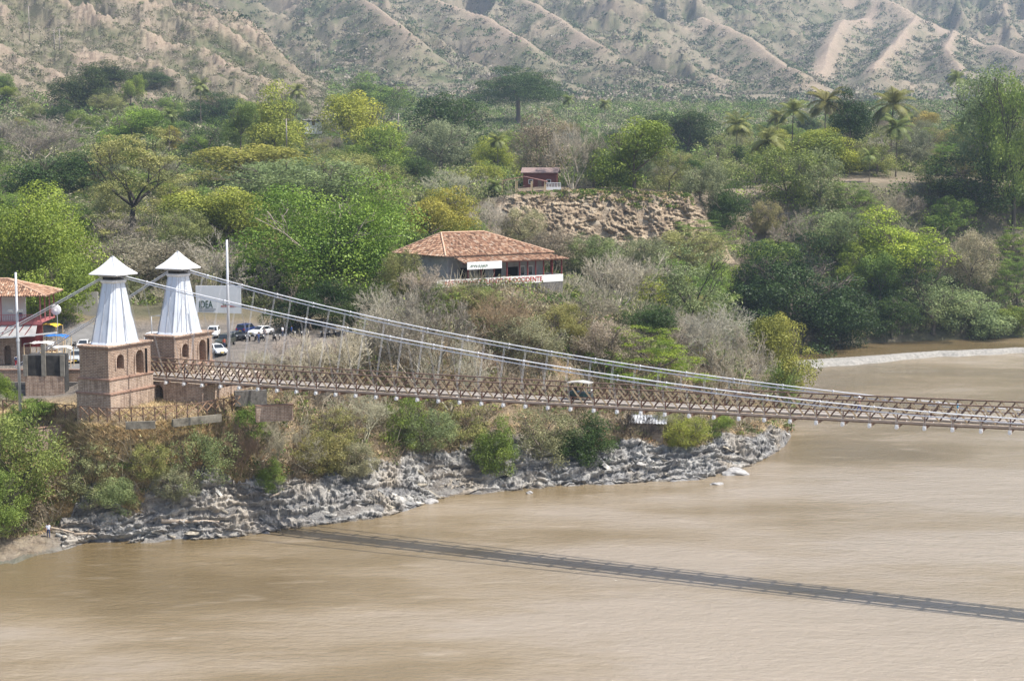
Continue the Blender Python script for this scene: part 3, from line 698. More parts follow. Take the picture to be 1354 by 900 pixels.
for t_ in (TN, TF):
    sg = -1 if t_ == TN else 1
    strip(bridge, 'edge_beam', M['edge'], t_-.22, t_+.22, .0, .19)
    strip(bridge, 'bottom_chord', M['wood_dark'], t_-.17, t_+.17, -.12, -.003)
    strip(bridge, 'top_rail', M['wood_dark'], t_-.13, t_+.13, 2.0, 2.12)
    a_ = MB(); b_ = MB(); c_ = MB(); p = PAN/2
    n = int((SEND-s0)/p)
    for i in range(n):
        s = s0+p*i; z0, z1 = zd(s)+.36, zd(s+p)+.36
        a_.bar(L(s, t_-.05, z0+1.66), L(s+p, t_-.05, z1), .12, .15)
        b_.bar(L(s, t_+.07, z0), L(s+p, t_+.07, z1+1.66), .12, .15)
        c_.bx(*[v for v in (L(s-.06, 0, 0)[0], L(s+.06, 0, 0)[0], L(0, t_-.20, 0)[1], L(0, t_-.12, 0)[1])], L(0, 0, zd(s)-.05)[2], L(0, 0, zd(s)+.95)[2]) if i % 2 == 0 else c_
    a_.build('truss_brace', M['wood_tan'], bridge); b_.build('counter_brace', M['wood_dark'], bridge)  # sun on one lean of the braces painted as paler timber
    for i in range(60):
        s = s0+(SEND-s0)*i/60; s2 = s0+(SEND-s0)*(i+1)/60
        c_.bar(L(s, t_-.14, zd(s)+.98), L(s2, t_-.15, zd(s2)+.98), .05, .07)
    c_.build('guard_rail', M['wood_red'], bridge)
# cross beams under the deck
cb = MB()
for i in range(ns):
    s = s0+PAN*i; cb.bx(L(s-.12, 0, 0)[0], L(s+.12, 0, 0)[0], L(0, TN-.35, 0)[1], L(0, TF+.35, 0)[1], L(0, 0, zd(s)-.5)[2], L(0, 0, zd(s)-.225)[2])
cb.build('floor_beam', M['wood_dark'], bridge)
TOWS, TOWT = -122.2, (150.4, 163.2)
def cable_t(side, s):
    t0 = TOWT[side]; tm = (TN-.3, TF+.3)[side]; u = max(0, min(1, (SMID-s)/(SMID-TOWS))); return tm+(t0-tm)*u**2
def fitcable(side, pts, ztop):
    S_ = []; Z_ = []
    for px, py in pts:
        t = (TN, TF)[side]
        for _ in range(8):
            s, z = bridge_pt(px, py, t); t = cable_t(side, s)
        S_.append(s); Z_.append(z)
    S_.append(TOWS+1.0); Z_.append(ztop)
    w = np.ones(len(S_)); w[-1] = 2
    return np.polyfit(S_, Z_, 3, w=w)
cabs = {
 (0, 1): ([(250, 385), (500, 441.5), (700, 478), (830, 500.8), (1020, 522), (1190, 540), (1354, 555)], 30.45),
 (0, 0): ([(250, 388.5), (500, 446.6), (700, 482.5), (830, 505.5), (1020, 528.5), (1190, 546), (1354, 561)], 30.2),
 (1, 1): ([(300, 371), (500, 420.5), (700, 460), (830, 480.5), (1020, 508.8), (1133, 519), (1300, 538)], 30.5),
 (1, 0): ([(300, 375), (500, 425.3), (700, 464), (830, 485.4), (1020, 513), (1133, 524), (1300, 543)], 30.25)}
CF = {k: fitcable(k[0], *v) for k, v in cabs.items()}
def cz(key, s):
    f = CF[key]
    if s > 6: return float(np.polyval(f, 6))+ (np.polyval(f, 6)-np.polyval(f, 5))*(s-6)*.45+ .0011*(s-6)**2
    return float(np.polyval(f, s))
for key in CF:
    side, up = key; pts = []
    # anchorage behind the tower
    anc = {0: (-153, 148.9, 16.2 if not up else 16.6), 1: (-152, 165.5, 15.6 if not up else 16.0)}[side]
    for i in range(9):
        u = i/8; s = anc[0]+(TOWS-.9-anc[0])*u; t = anc[1]+(TOWT[side]-anc[1])*u; z = anc[2]+((30.3+.2*up)-anc[2])*u-.8*u*(1-u)
        pts.append(L(s, t, z))
    for i in range(60):
        s = TOWS+.9+(SEND-TOWS-.9)*(i/59)
        z = cz(key, s) if i > 1 else max(cz(key, s), 0) 
        for off in (0,): pts.append(L(s, cable_t(side, s), z))
    for off in (-.06, .06):
        MB().tube([(p[0], p[1]+off, p[2]) for p in pts], .052, 6).build('main_cable', M['cable'], bridge)
# hangers, clamps
for side, t_ in ((0, TN), (1, TF)):
    for i in range(1, ns-3):
        s = s0+PAN*i+.0
        if proj(st(s, t_, 18))[0] > 1400: break
        zt = cz((side, 1), s); zb = zd(s)-.5; tc_ = cable_t(side, s); to = t_+(-.3 if side == 0 else .3)
        up = MB()
        if zt > zb+.8:
            lean = .25*math.sin(i*2.3)*(1 if i < 12 else .25)
            for dx in (-.07, .07): up.tube([L(s+dx, to, zb), L(s+lean+dx, tc_, zt)], .017, 4)
            h = up.build('hanger', M['rod'], bridge)
        c = MB(); c.tube([L(s, to-.25, zb+.1), L(s, to+.25, zb+.1)], .17, 10); c.bx(L(s-.16, 0, 0)[0], L(s+.16, 0, 0)[0], L(0, to-.16, 0)[1], L(0, to+.16, 0)[1], L(0, 0, zb)[2], L(0, 0, zb+.34)[2])
        c.build('hanger_clamp', M['cap'], bridge)
        if i % 2 == 0:
            for u in (0, 1): MB().box(L(s+.5, cable_t(side, s+.5), cz((side, u), s+.5)), (.12, .3, .2)).build('cable_band', M['cable'], bridge)
# ------------------------------------------------------------------ towers
def arch_poly(w, h, n=10):
    r = w/2; pts = [(-r, 0), (r, 0)]+[(r*math.cos(PI*k/n), h-r+r*math.sin(PI*k/n)) for k in range(n+1)]
    return pts
def arch_prism(xc, x0, x1, z0, w, h, axis='y'):
    """prism pushed along local x (axis='x': opening faces +x, centre y=xc)"""
    P = arch_poly(w, h); mb = MB(); n = len(P)
    if axis == 'x': vs = [(x0, xc+a, z0+b) for a, b in P]+[(x1, xc+a, z0+b) for a, b in P]
    else: vs = [(xc+a, x0, z0+b) for a, b in P]+[(xc+a, x1, z0+b) for a, b in P]
    mb.add(vs, [tuple(range(n))[::-1], tuple(range(n, 2*n))]+[(i, (i+1) % n, n+(i+1) % n, n+i) for i in range(n)]); return mb
def cut(o, cutters):
    dg = None; mods = []; tmp = []
    for mb in cutters:
        c = mb.build('cutter', None); c.matrix_world = Matrix.Identity(4); tmp.append(c)
    par = o.parent; o.parent = None
    for c in tmp:
        m = o.modifiers.new('b', 'BOOLEAN'); m.object = c; m.operation = 'DIFFERENCE'; m.solver = 'EXACT'
    bpy.context.view_layer.update(); dg = bpy.context.evaluated_depsgraph_get()
    me = bpy.data.meshes.new_from_object(o.evaluated_get(dg)); o.modifiers.clear(); o.data = me; o.parent = par
    for c in tmp: bpy.data.objects.remove(c)
def tower(side, label):
    t0 = TOWT[side]; gb = 13.0
    root = thing('bridge_tower', label, 'tower', st(TOWS, t0, gb), BROT, 'twin towers at the bridge end')
    z = lambda a: a-gb
    lo = MB().bx(-2.55, 2.55, -4.25, 4.25, -3, z(16.45)); o = lo.build('lower_plinth', M['brick_pale'], root, bevel=.04)
    MB().bx(-2.65, 2.65, -4.35, 4.35, z(16.45), z(16.7)).build('string_course', M['cornice'], root, bevel=.04)
    MB().bx(-2.35, 2.35, -4.13, 4.13, z(16.7), z(18.15)).build('upper_plinth', M['brick_pale'], root)
    MB().bx(-2.45, 2.45, -4.23, 4.23, z(18.15), z(18.38)).build('string_course', M['cornice'], root, bevel=.04)
    up = MB().bx(-2.15, 2.15, -4.0, 4.0, z(18.38), z(21.9)).build('brick_block', M['brick'], root)
    cuts = [arch_prism(-1.9, 1.0, 3.0, z(19.35), 1.35, 1.75, 'x'), arch_prism(1.75, 0.6, 3.0, z(18.42), 1.45, 2.85, 'x')]
    cut(up, cuts)
    for yc, z0, w, h in ((-1.9, 19.35, 1.35, 1.75), (1.75, 18.42, 1.45, 2.85)):
        P = arch_poly(w+.04, h+.02); Q = arch_poly(w+.46, h+.23); n = len(P); vs = []
        for x in (2.12, 2.26): vs += [(x, yc+a, z(z0)+b) for a, b in P]+[(x, yc+a, z(z0)+b) for a, b in Q]
        fs = []
        for i in range(1, n): 
            j = (i+1) % n
            fs += [(2*n+i, 2*n+j, 3*n+j, 3*n+i), (n+i, n+j, 3*n+j, 3*n+i)[::-1], (i, j, 2*n+j, 2*n+i)]
        MB().add(vs, fs).build('arch_surround', M['brick_pale'], root)
    wd = MB().bx(1.15, 1.22, -2.6, -1.2, z(19.3), z(20.6)).build('window', M['maroon'], root)
    MB().bx(1.24, 1.29, -1.94, -1.86, z(19.3), z(20.9)).build('mullion', M['wood_dark'], wd)
    if side == 0: MB().bx(.70, .78, 1.1, 2.4, z(18.42), z(20.7)).build('door', M['plaster'], root)
    else: MB().bx(.70, .78, 1.1, 2.4, z(18.42), z(20.5)).build('door', M['maroon_floor'], root)
    MB().bx(-2.3, 2.3, -4.15, 4.15, z(21.9), z(22.08)).build('cornice', M['cornice'], root)
    MB().bx(-2.42, 2.42, -4.3, 4.3, z(22.083), z(22.26)).build('cornice', M['brick_pale'], root, bevel=.03)
    MB().bx(2.3, 2.6, 2.7, 2.75, z(18.4), z(21.4)).build('iron_strap', M['rubber'], root)
    # octagonal sheet-metal spire
    def ring(a, b, c, zz): return [(a-c, -b, zz), (a, -b+c, zz), (a, b-c, zz), (a-c, b, zz), (-a+c, b, zz), (-a, b-c, zz), (-a, -b+c, zz), (-a+c, -b, zz)]
    rr = [ring(1.98, 3.0, .85, z(22.265)), ring(1.86, 2.82, .8, z(22.5)), ring(1.44, 1.98, .58, z(26.0)), ring(1.02, 1.18, .36, z(29.5))]
    sp = MB().loft(rr).build('spire', M['zinc'], root)
    sm = MB()
    for k in range(8):
        for u in (0, .5):
            pts = []
            for r_ in rr[1:]:
                a, b = Vector(r_[k]), Vector(r_[(k+1) % 8]); q = a.lerp(b, u); q.x *= 1.012; q.y *= 1.012; pts.append(q)
            sm.tube(pts, .035, 4)
    sm.build('sheet_seam', M['steel'], root)
    MB().loft([ring(1.08, 1.22, .3, z(29.5)), ring(1.16, 1.3, .3, z(29.68)), ring(1.16, 1.3, .3, z(29.82)), ring(.95, 1.05, .25, z(29.9))]).build('neck_moulding', M['cap'], root)
    MB().loft([ring(.95, 1.02, .2, z(29.9)), ring(.95, 1.02, .2, z(30.3))]).build('neck', M['darkconc'], root)
    MB().bx(-1.25, 1.25, -1.25, 1.25, z(30.28), z(30.42)).build('neck_plate', M['steel'], root)
    q = lambda a, zz: [(a, -a, zz), (a, a, zz), (-a, a, zz), (-a, -a, zz)]
    cap = MB().loft([q(2.02, z(30.5)), q(2.03, z(30.58)), q(1.25, z(31.25)), q(.62, z(31.95)), q(.10, z(32.62))]).build('cap', M['cap'], root)
    MB().cyl((0, 0, z(32.6)), (0, 0, z(32.75)), .14, 8).build('finial', M['steel'], cap)
    ed = MB()
    for sx, sy in ((1, 1), (1, -1), (-1, 1), (-1, -1)): ed.tube([(2.03*sx, 2.03*sy, z(30.59)), (1.25*sx, 1.25*sy, z(31.26)), (.62*sx, .62*sy, z(31.96)), (.1*sx, .1*sy, z(32.63))], .04, 4)
    ed.build('cap_ridge', M['cap'], cap)
    return root
tower(0, 'nearer left brick tower with white sheet-metal spire beside the bridge end')
tower(1, 'farther right brick tower with white sheet-metal spire behind the bridge deck')
# pier between and in front of the towers
o = MB().bx(0, 8.2, -8.4, 5.2, -5, 0).build('approach_pier', M['brick_pale'], None, bevel=.05)
cut(o, [arch_prism(1.6, -9, -6.5, -3.4, 1.3, 2.9, 'y')])
o.location = st(TOWS+1.0, 163.6, 17.1); o.rotation_euler.z = BROT
o.data.transform(Matrix.Translation((0, 0, 0))); tag(o, 'weathered brick abutment with a dark doorway under the bridge end', 'abutment')
o = MB().bx(-5, 5.8, -2.0, 2.0, -.6, 0).build('approach_slab', M['concrete'], None); o.location = st(TOWS-4.0, TM, 17.55); o.rotation_euler.z = BROT
tag(o, 'grey roadway slab leading between the twin towers onto the bridge', 'roadway')
# ------------------------------------------------------------------ fences & walls near the towers
def xfence(pts, label, h=1.15, step=1.5):
    c0 = pts[0]; root = thing('timber_fence', label, 'fence', c0)
    ra, po, xx = MB(), MB(), MB()
    for a, b in zip(pts[:-1], pts[1:]):
        n = max(1, round((b-a).length/step))
        for i in range(n):
            p, q = a.lerp(b, i/n)-c0, a.lerp(b, (i+1)/n)-c0; U = Vector((0, 0, h)); o = Vector((0, -.08, 0))
            MB().bar(p-Vector((0, 0, .5)), p+U, .13).build('post', M['wood_dark'], root); ra.bar(p+U+o*1.2, q+U+o*1.2, .08, .1)
            xx.bar(p+o, q+U*.93+o, .08, .1); xx.bar(p+U*.93-o, q-o, .08, .1)
    ra.build('rail', M['wood_dark'], root); xx.build('cross_brace', mat('brown_brace', (.30, .19, .12), .8), root); return root
xfence([atz(px, py, 13.6) for px, py in [(4, 541), (60, 545), (100, 548)]], 'brown timber cross-braced fence left of the nearer tower')
xfence([atz(px, py, 14.2) for px, py in [(106, 549), (142, 552), (205, 551), (262, 545), (318, 535)]], 'brown timber cross-braced fence running in front of both tower bases')
def wall_between(name, label, pts, zt, zb, th, m, cat='wall', cap=None):
    root = thing(name, label, cat, pts[0]); mb = MB(); cm = MB(); c0 = pts[0]
    for a, b in zip(pts[:-1], pts[1:]):
        d = (b-a); d.z = 0; L_ = d.length; ang = math.atan2(d.y, d.x); Mx = Matrix.Rotation(ang, 3, 'Z'); c = (a+b)/2-c0
        mb.box((c.x, c.y, (zt+zb)/2-c0.z), (L_+.02, th, zt-zb), Mx)
        if cap: cm.box((c.x, c.y, zt+.06-c0.z), (L_+.1, th+.14, .12), Mx)
    mb.build('wall_body', m, root)
    if cap: cm.build('coping', cap, root)
    return root
wall_between('retaining_wall', 'short stained concrete wall under the fence in front of the nearer tower', [atz(px, py, 14.0) for px, py in [(166, 555), (205, 554)]], 13.8, 12.9, .4, M['stained'])
wall_between('retaining_wall', 'stained concrete retaining wall in shade under the bridge end', [atz(px, py, 14.0) for px, py in [(228, 552), (292, 545)]], 13.8, 12.9, .4, M['stained'])
wall_between('brick_wall', 'short white-washed brick wall on the dry slope at far left', [atz(px, py, 11.6) for px, py in [(30, 575), (84, 569)]], 12.2, 9.5, .5, M['brick_pale'], cap=M['cornice'])
wall_between('brick_wall', 'short pale wall with brown coping on the slope right of the towers', [atz(px, py, 14.6) for px, py in [(338, 540), (387, 538)]], 14.9, 13.0, .6, M['plaster'] if False else M['brick_pale'], cap=M['cornice'])
wall_between('stone_wall', 'low dark stone wall just under the bridge right of the towers', [atz(px, py, 15.2) for px, py in [(310, 522), (352, 520)]], 15.7, 13.8, .8, M['stone'])
wy = lambda px, Y: Vector(((px-CX)/F*Y, Y, 13.0))
wall_between('roadside_wall', 'low brick parapet over dark stone in front of the roadside yard', [wy(-60, 211), wy(108, 211)], 15.9, 14.3, .45, M['brick'], cap=M['cornice'])
wall_between('stone_wall', 'dark rubble retaining wall below the brick roadside parapet', [wy(-60, 210.6), wy(112, 210.6)], 14.3, 10.8, .7, M['stone'])
# cable anchorage block
r = thing('cable_anchorage', 'square mouldy concrete block with pale pilasters holding the left cables', 'anchor block', wy(57, 208))
MB().bx(-2.5, 2.5, -1.1, 1.6, -1, 5.4).build('block', M['darkconc'], r, bevel=.05)
MB().bx(-2.6, 2.6, -1.2, -1.05, -1, 2.6).build('brick_base', M['brick_pale'], r)
for x in (-2.5, -.05, 2.45): MB().bx(x-.28, x+.28, -1.32, -1.08, 2.61, 5.5 + (1.4 if x > -1 and x < 1 else 0)).build('pilaster', M['concrete'], r)
# ------------------------------------------------------------------ tile roofs
def tiled_plane(parent, P0, P1, apex0, apex1, pitch=.34, course=.5, seed=1, name='roof_tiles'):
    """eave edge P0->P1 and upper edge apex0->apex1; real half-round tile rows"""
    rg = np.random.default_rng(seed); P0, P1, A0, A1 = map(Vector, (P0, P1, apex0, apex1))
    e = (P1-P0); L_ = e.length; eu = e.normalized(); nrm = e.cross(A0-P0 if (A0-P0).length > .1 else A1-P0).normalized()
    if nrm.z < 0: nrm = -nrm
    up = nrm.cross(eu); 
    if up.z < 0: up = -up
    def loc(p): d = p-P0; return d.dot(eu), d.dot(up)
    a0, h0 = loc(A0); a1, h1 = loc(A1); V = []; Fc = []; rn = []
    n = int(L_/pitch)
    for i in range(n):
        x = (i+.5)*pitch
        if x < a0: top = h0*(x/a0)
        elif x > a1: top = h1*(L_-x)/(L_-a1)
        else: top = h0+(h1-h0)*((x-a0)/max(1e-6, a1-a0))
        m = max(1, int(top/course))
        for j in range(m):
            y0 = j*course; y1 = min(top, (j+1)*course+.05); r = rg.random(); b = len(V); lift = .03
            jx = (rg.random()-.5)*.04
            for yy, zz in ((y0, .06+lift), (y1, .0+lift)):
                for k in range(5):
                    an = PI*k/4; V.append(P0+eu*(x+jx-math.cos(an)*pitch*.44)+up*yy+nrm*(zz+math.sin(an)*pitch*.36)); rn.append(r)
            for k in range(4): Fc.append((b+k, b+k+1, b+6+k, b+5+k))
    me = npmesh(name, np.array([tuple(v) for v in V]), np.array(Fc), M['tile'], {'rnd': ('FLOAT', rn)})
    o = link(bpy.data.objects.new(name, me), parent)
    MB().add([P0, P1, A1, A0], [(0, 1, 2, 3)]).build('roof_deck', M['cornice'], o); return o
def hip_roof(parent, x0, x1, y0, y1, ze, zr, ra, rb, ym, seed=3):
    A, B, Cc, Dd = (x0, y0, ze), (x1, y0, ze), (x1, y1, ze), (x0, y1, ze); R0, R1 = (ra, ym, zr), (rb, ym, zr)
    tiled_plane(parent, A, B, R0, R1, seed=seed); tiled_plane(parent, B, Cc, R1, R1, seed=seed+1)
    tiled_plane(parent, Cc, Dd, R1, R0, seed=seed+2); tiled_plane(parent, Dd, A, R0, R0, seed=seed+3)
    mb = MB()
    for p, q in ((A, R0), (Dd, R0), (B, R1), (Cc, R1), (R0, R1)): mb.tube([Vector(p)+Vector((0, 0, .14)), Vector(q)+Vector((0, 0, .14))], .15, 6)
    mb.build('ridge_tiles', mat('ridge_clay', (.55, .36, .25), .9, var=.3, scale=4), parent)
def text(parent, name, s, size, loc, rot, m, ext=.02, sx=1.0, bold=.012):
    cu = bpy.data.curves.new(name, 'FONT'); cu.body = s; cu.size = size; cu.extrude = ext; cu.offset = bold; cu.align_x = 'LEFT'
    o = bpy.data.objects.new('tmp', cu); C.objects.link(o); bpy.context.view_layer.update()
    me = bpy.data.meshes.new_from_object(o.evaluated_get(bpy.context.evaluated_depsgraph_get())); bpy.data.objects.remove(o)
    me.materials.clear(); me.materials.append(m); t = link(bpy.data.objects.new(name, me), parent); t.location = loc; t.rotation_euler = rot; t.scale = (sx, 1, 1); return t
# ------------------------------------------------------------------ hilltop restaurant
HX, HY = -11.6, 235.0; HA = math.atan2(.607, .794)
house = thing('hilltop_restaurant', 'long tile-roofed veranda building with a red lettered white parapet on the knoll', 'building', (HX, HY, 25.3), HA)
z = lambda a: a-25.3
MB().bx(-.0, 24.7, -.25, 3.1, -5, 0).bx(4.0, 24.2, 3.1, 16, -5, 0.0).build('stone_base', M['stone'], house)
par = MB().bx(0, 24.7, -.3, -.05, .003, 1.15).build('parapet', M['plaster'], house)
MB().bx(24.45, 24.7, -.05, 4, .003, 1.15).build('parapet', M['plaster'], house)
text(par, 'lettering', 'RESTAURANTE PUENTE DE OCCIDENTE', 1.05, (1.5, -.325, .24), (PI/2, 0, 0), M['redpaint'], sx=1.0)
w = MB().bx(4.5, 23.3, 3.2, 15.5, 0, z(29.75)).build('wall', M['greyplaster'], house)
cutx = []
for x in (7.5, 11, 14.2): cutx.append((x, 1.3, 0, 2.6))
for x in (17.2,): cutx.append((x, 2.0, .9, 2.4))
for x, ww, a, b in cutx: MB().bx(x-ww/2, x+ww/2, 3.12, 3.19, a+.01, b).build('door', M['black'], house)
for x in (18.6, 20.2): 
    f = MB().bx(x, x+1.0, 3.10, 3.18, .9, 2.5).build('window', M['plaster'], house); MB().bx(x+.15, x+.85, 3.05, 3.09, 1.05, 2.35).build('pane', M['glass'], f)
hip_roof(house, 3.3, 24.6, 1.9, 16.9, z(29.75), z(33.0), 8.2, 16.6, 10.2)
tiled_plane(house, (4.9, -.75, z(28.85)), (25.6, -.75, z(28.85)), (4.9, 2.0, z(29.6)), (23.4, 2.0, z(29.6)), seed=9, name='veranda_roof')
tiled_plane(house, (25.6, -.75, z(28.85)), (25.6, 9, z(28.85)), (23.4, 2.0, z(29.6)), (23.4, 8, z(29.6)), seed=12, name='veranda_roof')
for x in (6, 8.5, 11, 13.5, 16, 17.6, 19.2, 20.8, 22.6, 24.5): MB().bx(x-.09, x+.09, -.22, -.06, 1.15 if x > .1 else 0, z(28.95)).build('veranda_post', M['maroon'], house)
for y in (2.5, 5.5, 8.5): MB().bx(24.4, 24.58, y, y+.16, 1.15, z(28.9)).build('veranda_post', M['maroon'], house)
MB().bx(5, 24.6, -.2, -.08, z(28.72), z(28.9)).build('veranda_beam', M['maroon'], house)
bn = MB().bx(5.3, 11.9, -.95, -.88, z(27.9), z(29.05)).build('banner', M['white'], house)
for k, x in enumerate((5.8, 6.3, 6.7, 7.3, 7.8, 8.2, 8.7)): 
    MB().tube([(x, -.97, z(28.2)+.2*math.sin(k)), (x+.25, -.97, z(28.6)), (x+.35, -.97, z(28.25)), (x+.5, -.97, z(28.5)+.1*math.cos(k))], .05, 4).build('painted_script', M['greenpaint'], bn)
# ------------------------------------------------------------------ house at the left edge
lh = thing('balcony_house', 'two-storey house with tile roof and red balcony at the left edge', 'building', (-84, 221, 14.8), R(4))
z = lambda a: a-14.8
w = MB().bx(0, 12.8, .5, 9, -1, z(21.2)).build('ground_storey_wall', M['brick'], lh)
cut(w, [arch_prism(x, 0, 1.6, .2, .95, 3.0, 'y') for x in (3.0, 6.0, 9.0, 11.6)])
w = MB().bx(0, 12.4, 1.9, 9, z(21.35), z(25.3)).build('upper_storey_wall', M['plaster'], lh)
MB().bx(0, 16.6, 0, 9, z(21.2), z(21.35)).build('balcony_floor', M['maroon_floor'], lh)
MB().bx(0, 16.7, -.12, -.003, z(21.0), z(21.5)).build('fascia', M['maroon_floor'], lh)
for x in (2, 5, 8, 11, 13.2, 16.5): MB().bx(x-.08, x+.08, .02, .16, z(21.36), z(25.3)).build('balcony_post', M['maroon_floor'], lh)
for y in (3, 6, 8.8): MB().bx(16.4, 16.55, y, y+.15, z(21.36), z(25.3)).build('balcony_post', M['maroon_floor'], lh)
rl = MB(); rl.bx(0, 16.5, .05, .12, z(22.4), z(22.48)); rl.bx(0, 16.5, .05, .12, z(21.6), z(21.66))
for k in range(66): rl.bx(k*.25, k*.25+.05, .07, .1, z(21.66), z(22.4))
rl.build('railing', M['maroon_floor'], lh)
hip_roof(lh, -1, 17.6, -1.0, 10, z(25.1), z(27.2), 4, 11.0, 4.5, seed=21)
for k in range(14): MB().bar((1+k*1.1, -.05, z(21.0)), (.2+k*1.1, -1.3, z(19.6)), .1).build('awning_strut', M['maroon'], lh)
MB().add([(0, -.0, z(20.95)), (16, 0, z(20.95)), (16, -1.4, z(19.5)), (0, -1.4, z(19.5)), (0, -.0, z(20.9)), (16, 0, z(20.9)), (16, -1.4, z(19.45)), (0, -1.4, z(19.45))], [(0, 1, 2, 3), (7, 6, 5, 4), (0, 3, 7, 4), (1, 5, 6, 2), (3, 2, 6, 7)]).build('awning', M['greyplaster'], lh)
for k in range(4): MB().bx(13.2, 16.3, 2+k*2, 2.1+k*2, z(17.6), z(21)).build('under_post', M['maroon'], lh) if k < 1 else None
# ------------------------------------------------------------------ other buildings
def gable_house(px, py, Y, L_, W_, H_, rz, label, wallm, roofm, name='small_house', rise=1.4, veranda=False):
    g = at(px, py, Y); g.z = min(g.z, gpx(px, Y).z+1.5) if False else g.z
    r = thing(name, label, 'house', g, rz)
    MB().bx(-L_/2, L_/2, -W_/2, W_/2, -3, H_).build('wall', wallm, r)
    e = .6; mb = MB(); mb.loft([[(-L_/2-e, -W_/2-e, H_-.1), (-L_/2-e, 0, H_+rise), (-L_/2-e, W_/2+e, H_-.1), (-L_/2-e, W_/2+e, H_+.05), (-L_/2-e, 0, H_+rise+.18), (-L_/2-e, -W_/2-e, H_+.05)], [(L_/2+e, -W_/2-e, H_-.1), (L_/2+e, 0, H_+rise), (L_/2+e, W_/2+e, H_-.1), (L_/2+e, W_/2+e, H_+.05), (L_/2+e, 0, H_+rise+.18), (L_/2+e, -W_/2-e, H_+.05)]])
    mb.build('roof', roofm, r)
    for k in (-1, 1):
        f = MB().bx(k*L_*.27-.6, k*L_*.27+.6, -W_/2-.05, -W_/2-.003, 1, 2.2).build('window', M['white'], r); MB().bx(k*L_*.27-.45, k*L_*.27+.45, -W_/2-.09, -W_/2-.053, 1.12, 2.08).build('pane', M['glass'], f)
    MB().bx(-.5, .5, -W_/2-.06, -W_/2-.003, 0, 2.1).build('door', M['wood_dark'], r)
    return r
M['maroonroof'] = mat('dull_red_roof', (.36, .19, .16), .8, var=.2)
gable_house(715, 248, 424, 9, 6, 4.0, R(-6), 'dark red house under grey trees on the cliff-top terrace', mat('dark_red_wall', (.16, .055, .045), .85), mat('grey_brown_roof', (.25, .18, .16), .8), rise=1.2)
kp = at(693, 252, 409)
r = thing('open_pavilion', 'low pink-roofed open pavilion at the cliff edge beside the dark red house', 'pavilion', kp, R(-4))
MB().loft([[(-6, -3, 2.4), (-6, 3, 2.4), (-6, 3, 2.55), (-6, -3, 2.55)], [(0, -1.2, 3.6), (0, 1.2, 3.6), (0, 1.2, 3.75), (0, -1.2, 3.75)], [(6, -3, 2.3), (6, 3, 2.3), (6, 3, 2.45), (6, -3, 2.45)]]).build('roof', M['maroonroof'], r)
for x in (-5.5, -2, 2, 5.5):
    for y in (-2.6, 2.6): MB().bx(x-.12, x+.12, y-.12, y+.12, -3, 2.5).build('post', M['wood_tan'], r)
r = thing('balustrade', 'white balustrade at the terrace edge right of the pavilion', 'railing', at(732, 248, 408))
MB().bx(-1.9, 1.9, -.1, .1, 1.15, 1.3).build('rail', M['white'], r); MB().bx(-1.9, 1.9, -.1, .1, -.6, 0.1).build('base', M['white'], r)
for k in range(10): MB().bx(-1.85+k*.4, -1.7+k*.4, -.06, .06, .1, 1.15).build('baluster', M['white'], r)
gable_house(414, 166, 560, 6, 4, 1.8, R(10), 'small white and grey block house among the trees on the upper left', M['plaster'], M['concrete'], rise=.15)
# riverside shack
sh = thing('riverside_shack', 'small plank shack with a shiny corrugated roof on the rocky bank under the bridge', 'shack', onground(858, 580)+Vector((.3, 1.6, .1)), R(-12))
MB().bx(-2.1, 2.0, -1.4, 1.6, -1.5, 2.1).build('plank_wall', mat('weathered_plank', (.40, .33, .27), .9, var=.3, scale=3), sh)
ln = MB()
for k in range(6): ln.bx(-2.12, 2.02, -1.43, -1.41, .1+k*.33, .13+k*.33)
ln.build('plank_joint', M['wood_dark'], sh)
V = []; 
for sgn in (0, 1):
    mb = MB(); nn = 24
    for k in range(nn):
        x0 = -2.8+5.4*k/nn; x1 = -2.8+5.4*(k+1)/nn; zz = lambda x: .05*math.sin(x*14)
        y0, y1, z0, z1 = (-2.0, .1, 2.1, 3.0) if sgn == 0 else (.05, 2.2, 3.0, 2.2)
        mb.add([(x0, y0, z0+zz(x0)), (x1, y0, z0+zz(x1)), (x1, y1, z1+zz(x1)), (x0, y1, z1+zz(x0))], [(0, 1, 2, 3)])
    mb.build('roof_sheet', M['steel'], sh)
# ------------------------------------------------------------------ billboard, poles
b0 = at(289, 417, 263); bb = thing('billboard', 'large white billboard with dark IDEA lettering behind the farther tower', 'billboard', (b0.x, b0.y, 17.2), R(0))
zb = b0.z-17.2
pn = MB().bx(-3.8, 3.8, 0, .2, zb, zb+5.0).build('panel', M['bbwhite'], bb)
MB().bx(-3.85, 3.85, .21, .35, zb-.05, zb+5.05).build('frame', M['steel'], bb)
for x in (-2.6, 0, 2.6): MB().bx(x-.12, x+.12, .36, .6, -1, zb+4.6).build('post', M['steel'], bb)
text(pn, 'lettering', 'IDEA', 1.75, (-3.3, -.03, zb+1.3), (PI/2, 0, 0), mat('dark_green_ink', (.03, .07, .04), .6), sx=.62)
ln = MB()
for zz, ww in ((1.0, 2.9), (.72, 2.6)): 
    for k in range(14): ln.bx(-3.3+k*ww/14, -3.3+(k+.7)*ww/14, -.03, -.003, zb+zz, zb+zz+.17)
ln.build('small_print', M['greypaint'], pn)
ln = MB(); 
for k in range(12): ln.bx(.45+k*.22, .45+k*.22+.15, -.03, -.003, zb+1.45, zb+1.68)
ln.build('red_print', M['redpaint'], pn); MB().bx(.8, 1.9, -.03, -.003, zb+1.8, zb+2.1).build('green_strip', M['greenpaint'], pn)
